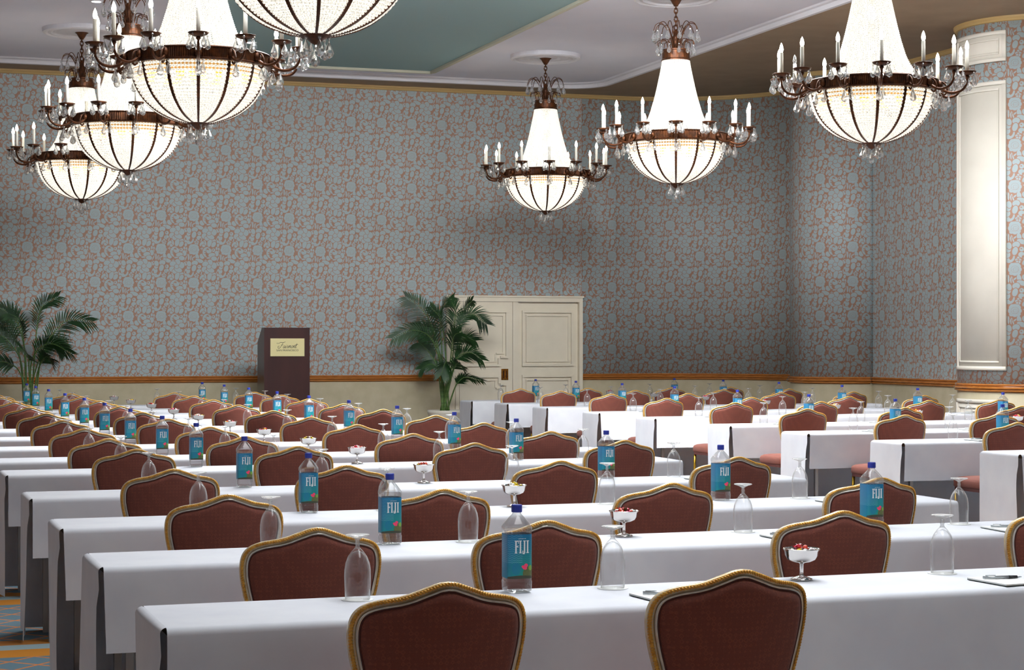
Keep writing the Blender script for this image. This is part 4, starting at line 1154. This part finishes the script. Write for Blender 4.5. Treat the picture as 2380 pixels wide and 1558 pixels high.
# ------------------------------------------------------------------ palms
def palm(base_px, pb, fronds, label, seed, sp):
    rnd = random.Random(seed)
    a = px_a(base_px, pb)
    root = thing('potted_palm', label, 'plant', (a, pb, 0), -math.atan2(SN, CS)*0.7)
    m = MB(); m.lathe([(.17, 0), (.19, .02), (.235, .50), (.25, .52), (.25, .56), (.225, .56), (.215, .50)], 28); m.build('planter', M['pot'], root, True)
    m = MB(); m.lathe([(.216, .50), (.215, .53), (.12, .545), (.001, .55)], 24); m.build('mulch', M['soil'], root, True)
    def W(p, y): return Vector(((p[0] - base_px)*sp, y, EYE + (HY - p[1])*sp))
    for (p1, p2, p3, p4, depth, roll, LMAX) in fronds:
        bx, by = rnd.uniform(-.08, .08), rnd.uniform(-.07, .07)
        ctrl = [Vector((bx, by, .53)), W(p1, depth*.25), W(p2, depth*.55), W(p3, depth*.85), W(p4, depth)]
        pts = smooth_curve(ctrl, 10); N = len(pts) - 1
        fr_ = obj('frond', None, root); fr_.empty_display_size = .05
        m = MB(); m.tube(pts, [.012*(1-.82*k/N) for k in range(N+1)], 5); m.build('frond_stalk', M['stem'], fr_, True)
        m = MB(); start = int(N*.40)
        cr, sr = math.cos(math.radians(roll)), math.sin(math.radians(roll))
        for k in range(start*2, 2*N+1, 2):
            t = (k/2-start)/(N-start); i0 = k//2
            p = pts[i0].lerp(pts[min(i0+1, N)], (k % 2)*.5); tg = (pts[min(i0+1, N)] - pts[max(i0-1, 0)]).normalized()
            sd = tg.cross(Vector((0, 0, 1)))
            if sd.length < .12: sd = Vector((0, 1, 0))
            sd.normalize(); upv = sd.cross(tg)
            side = sd*cr + upv*sr; nrm = upv*cr - sd*sr
            LL = 1.22*LMAX*(.45 + .55*math.sin(PI*min(1, .18+.72*t)))*rnd.uniform(.9, 1.08)*(1 - .25*t)
            for sgn in (-1, 1):
                d0 = (tg*(.65+.45*t) + side*sgn*.85 + nrm*.2 + Vector((rnd.uniform(-.06, .06), rnd.uniform(-.06, .06), rnd.uniform(-.06, .06)))).normalized()
                wd = d0.cross(nrm).normalized()*.0092
                vs = []
                for j in range(5):
                    u = j/4; c = p + d0*LL*u + Vector((0, 0, -1))*LL*.30*u*u; w_ = wd*(.4, 1, .95, .6, .04)[j]
                    vs += [c - w_, c + w_]
                m.add(vs, [(2*q, 2*q+1, 2*q+3, 2*q+2) for q in range(4)])
        m.build('leaflets', M['leaf'], fr_, kind='stuff')
    return root
palm(1034, 25.75, [
    ((1022, 830), (1001, 752), (975, 712), (944, 690), .10, 80, .26),
    ((1052, 830), (1054, 765), (1058, 728), (1048, 700), -.12, 62, .27),
    ((1066, 820), (1076, 748), (1100, 730), (1132, 752), .12, 75, .25),
    ((1020, 835), (996, 782), (955, 768), (912, 786), -.15, 70, .24),
    ((1028, 820), (1024, 750), (1030, 716), (1056, 692), .30, 55, .26),
    ((1048, 858), (1066, 828), (1090, 820), (1116, 836), -.30, 60, .22),
    ((1040, 870), (1036, 842), (1030, 846), (1022, 870), -.40, 40, .22),
    ((1056, 905), (1066, 888), (1082, 878), (1120, 886), -.10, 40, .16),
    ((1018, 860), (1002, 826), (986, 806), (976, 798), .20, 70, .22),
    ((1060, 830), (1074, 740), (1088, 712), (1102, 698), .35, 65, .22),
    ((1030, 850), (1010, 790), (992, 762), (966, 758), .38, 60, .22),
    ((1044, 850), (1048, 800), (1052, 780), (1062, 774), -.45, 50, .24),
    ((1036, 840), (1030, 780), (1020, 740), (1000, 716), -.25, 65, .26),
    ((1056, 850), (1070, 800), (1086, 786), (1108, 792), .25, 60, .24),
    ((1026, 870), (1010, 850), (996, 848), (980, 858), .1, 55, .2),
    ((1044, 880), (1056, 850), (1062, 846), (1072, 858), -.42, 45, .2),
], 'tall potted palm standing in front of the cream doors', 3, 26.7/F)
palm(66, 25.75, [
    ((80, 820), (86, 748), (96, 712), (130, 690), .10, 60, .25),
    ((96, 830), (124, 776), (160, 744), (212, 748), -.10, 72, .26),
    ((58, 830), (42, 760), (20, 728), (-12, 712), .15, 70, .26),
    ((52, 850), (28, 800), (0, 780), (-50, 800), -.15, 65, .25),
    ((74, 850), (100, 808), (130, 800), (172, 822), -.35, 50, .24),
    ((60, 830), (56, 770), (50, 742), (30, 730), -.30, 55, .26),
    ((50, 870), (26, 846), (4, 842), (-20, 858), -.20, 55, .22),
    ((84, 850), (110, 802), (126, 796), (140, 812), .30, 60, .24),
    ((70, 860), (72, 830), (66, 816), (58, 808), -.40, 50, .24),
    ((88, 870), (104, 836), (116, 830), (128, 846), -.3, 45, .2),
    ((46, 840), (20, 770), (-10, 756), (-40, 760), .3, 65, .24),
], 'tall potted palm at the far left, cut by the photo edge', 5, 25.0/F)
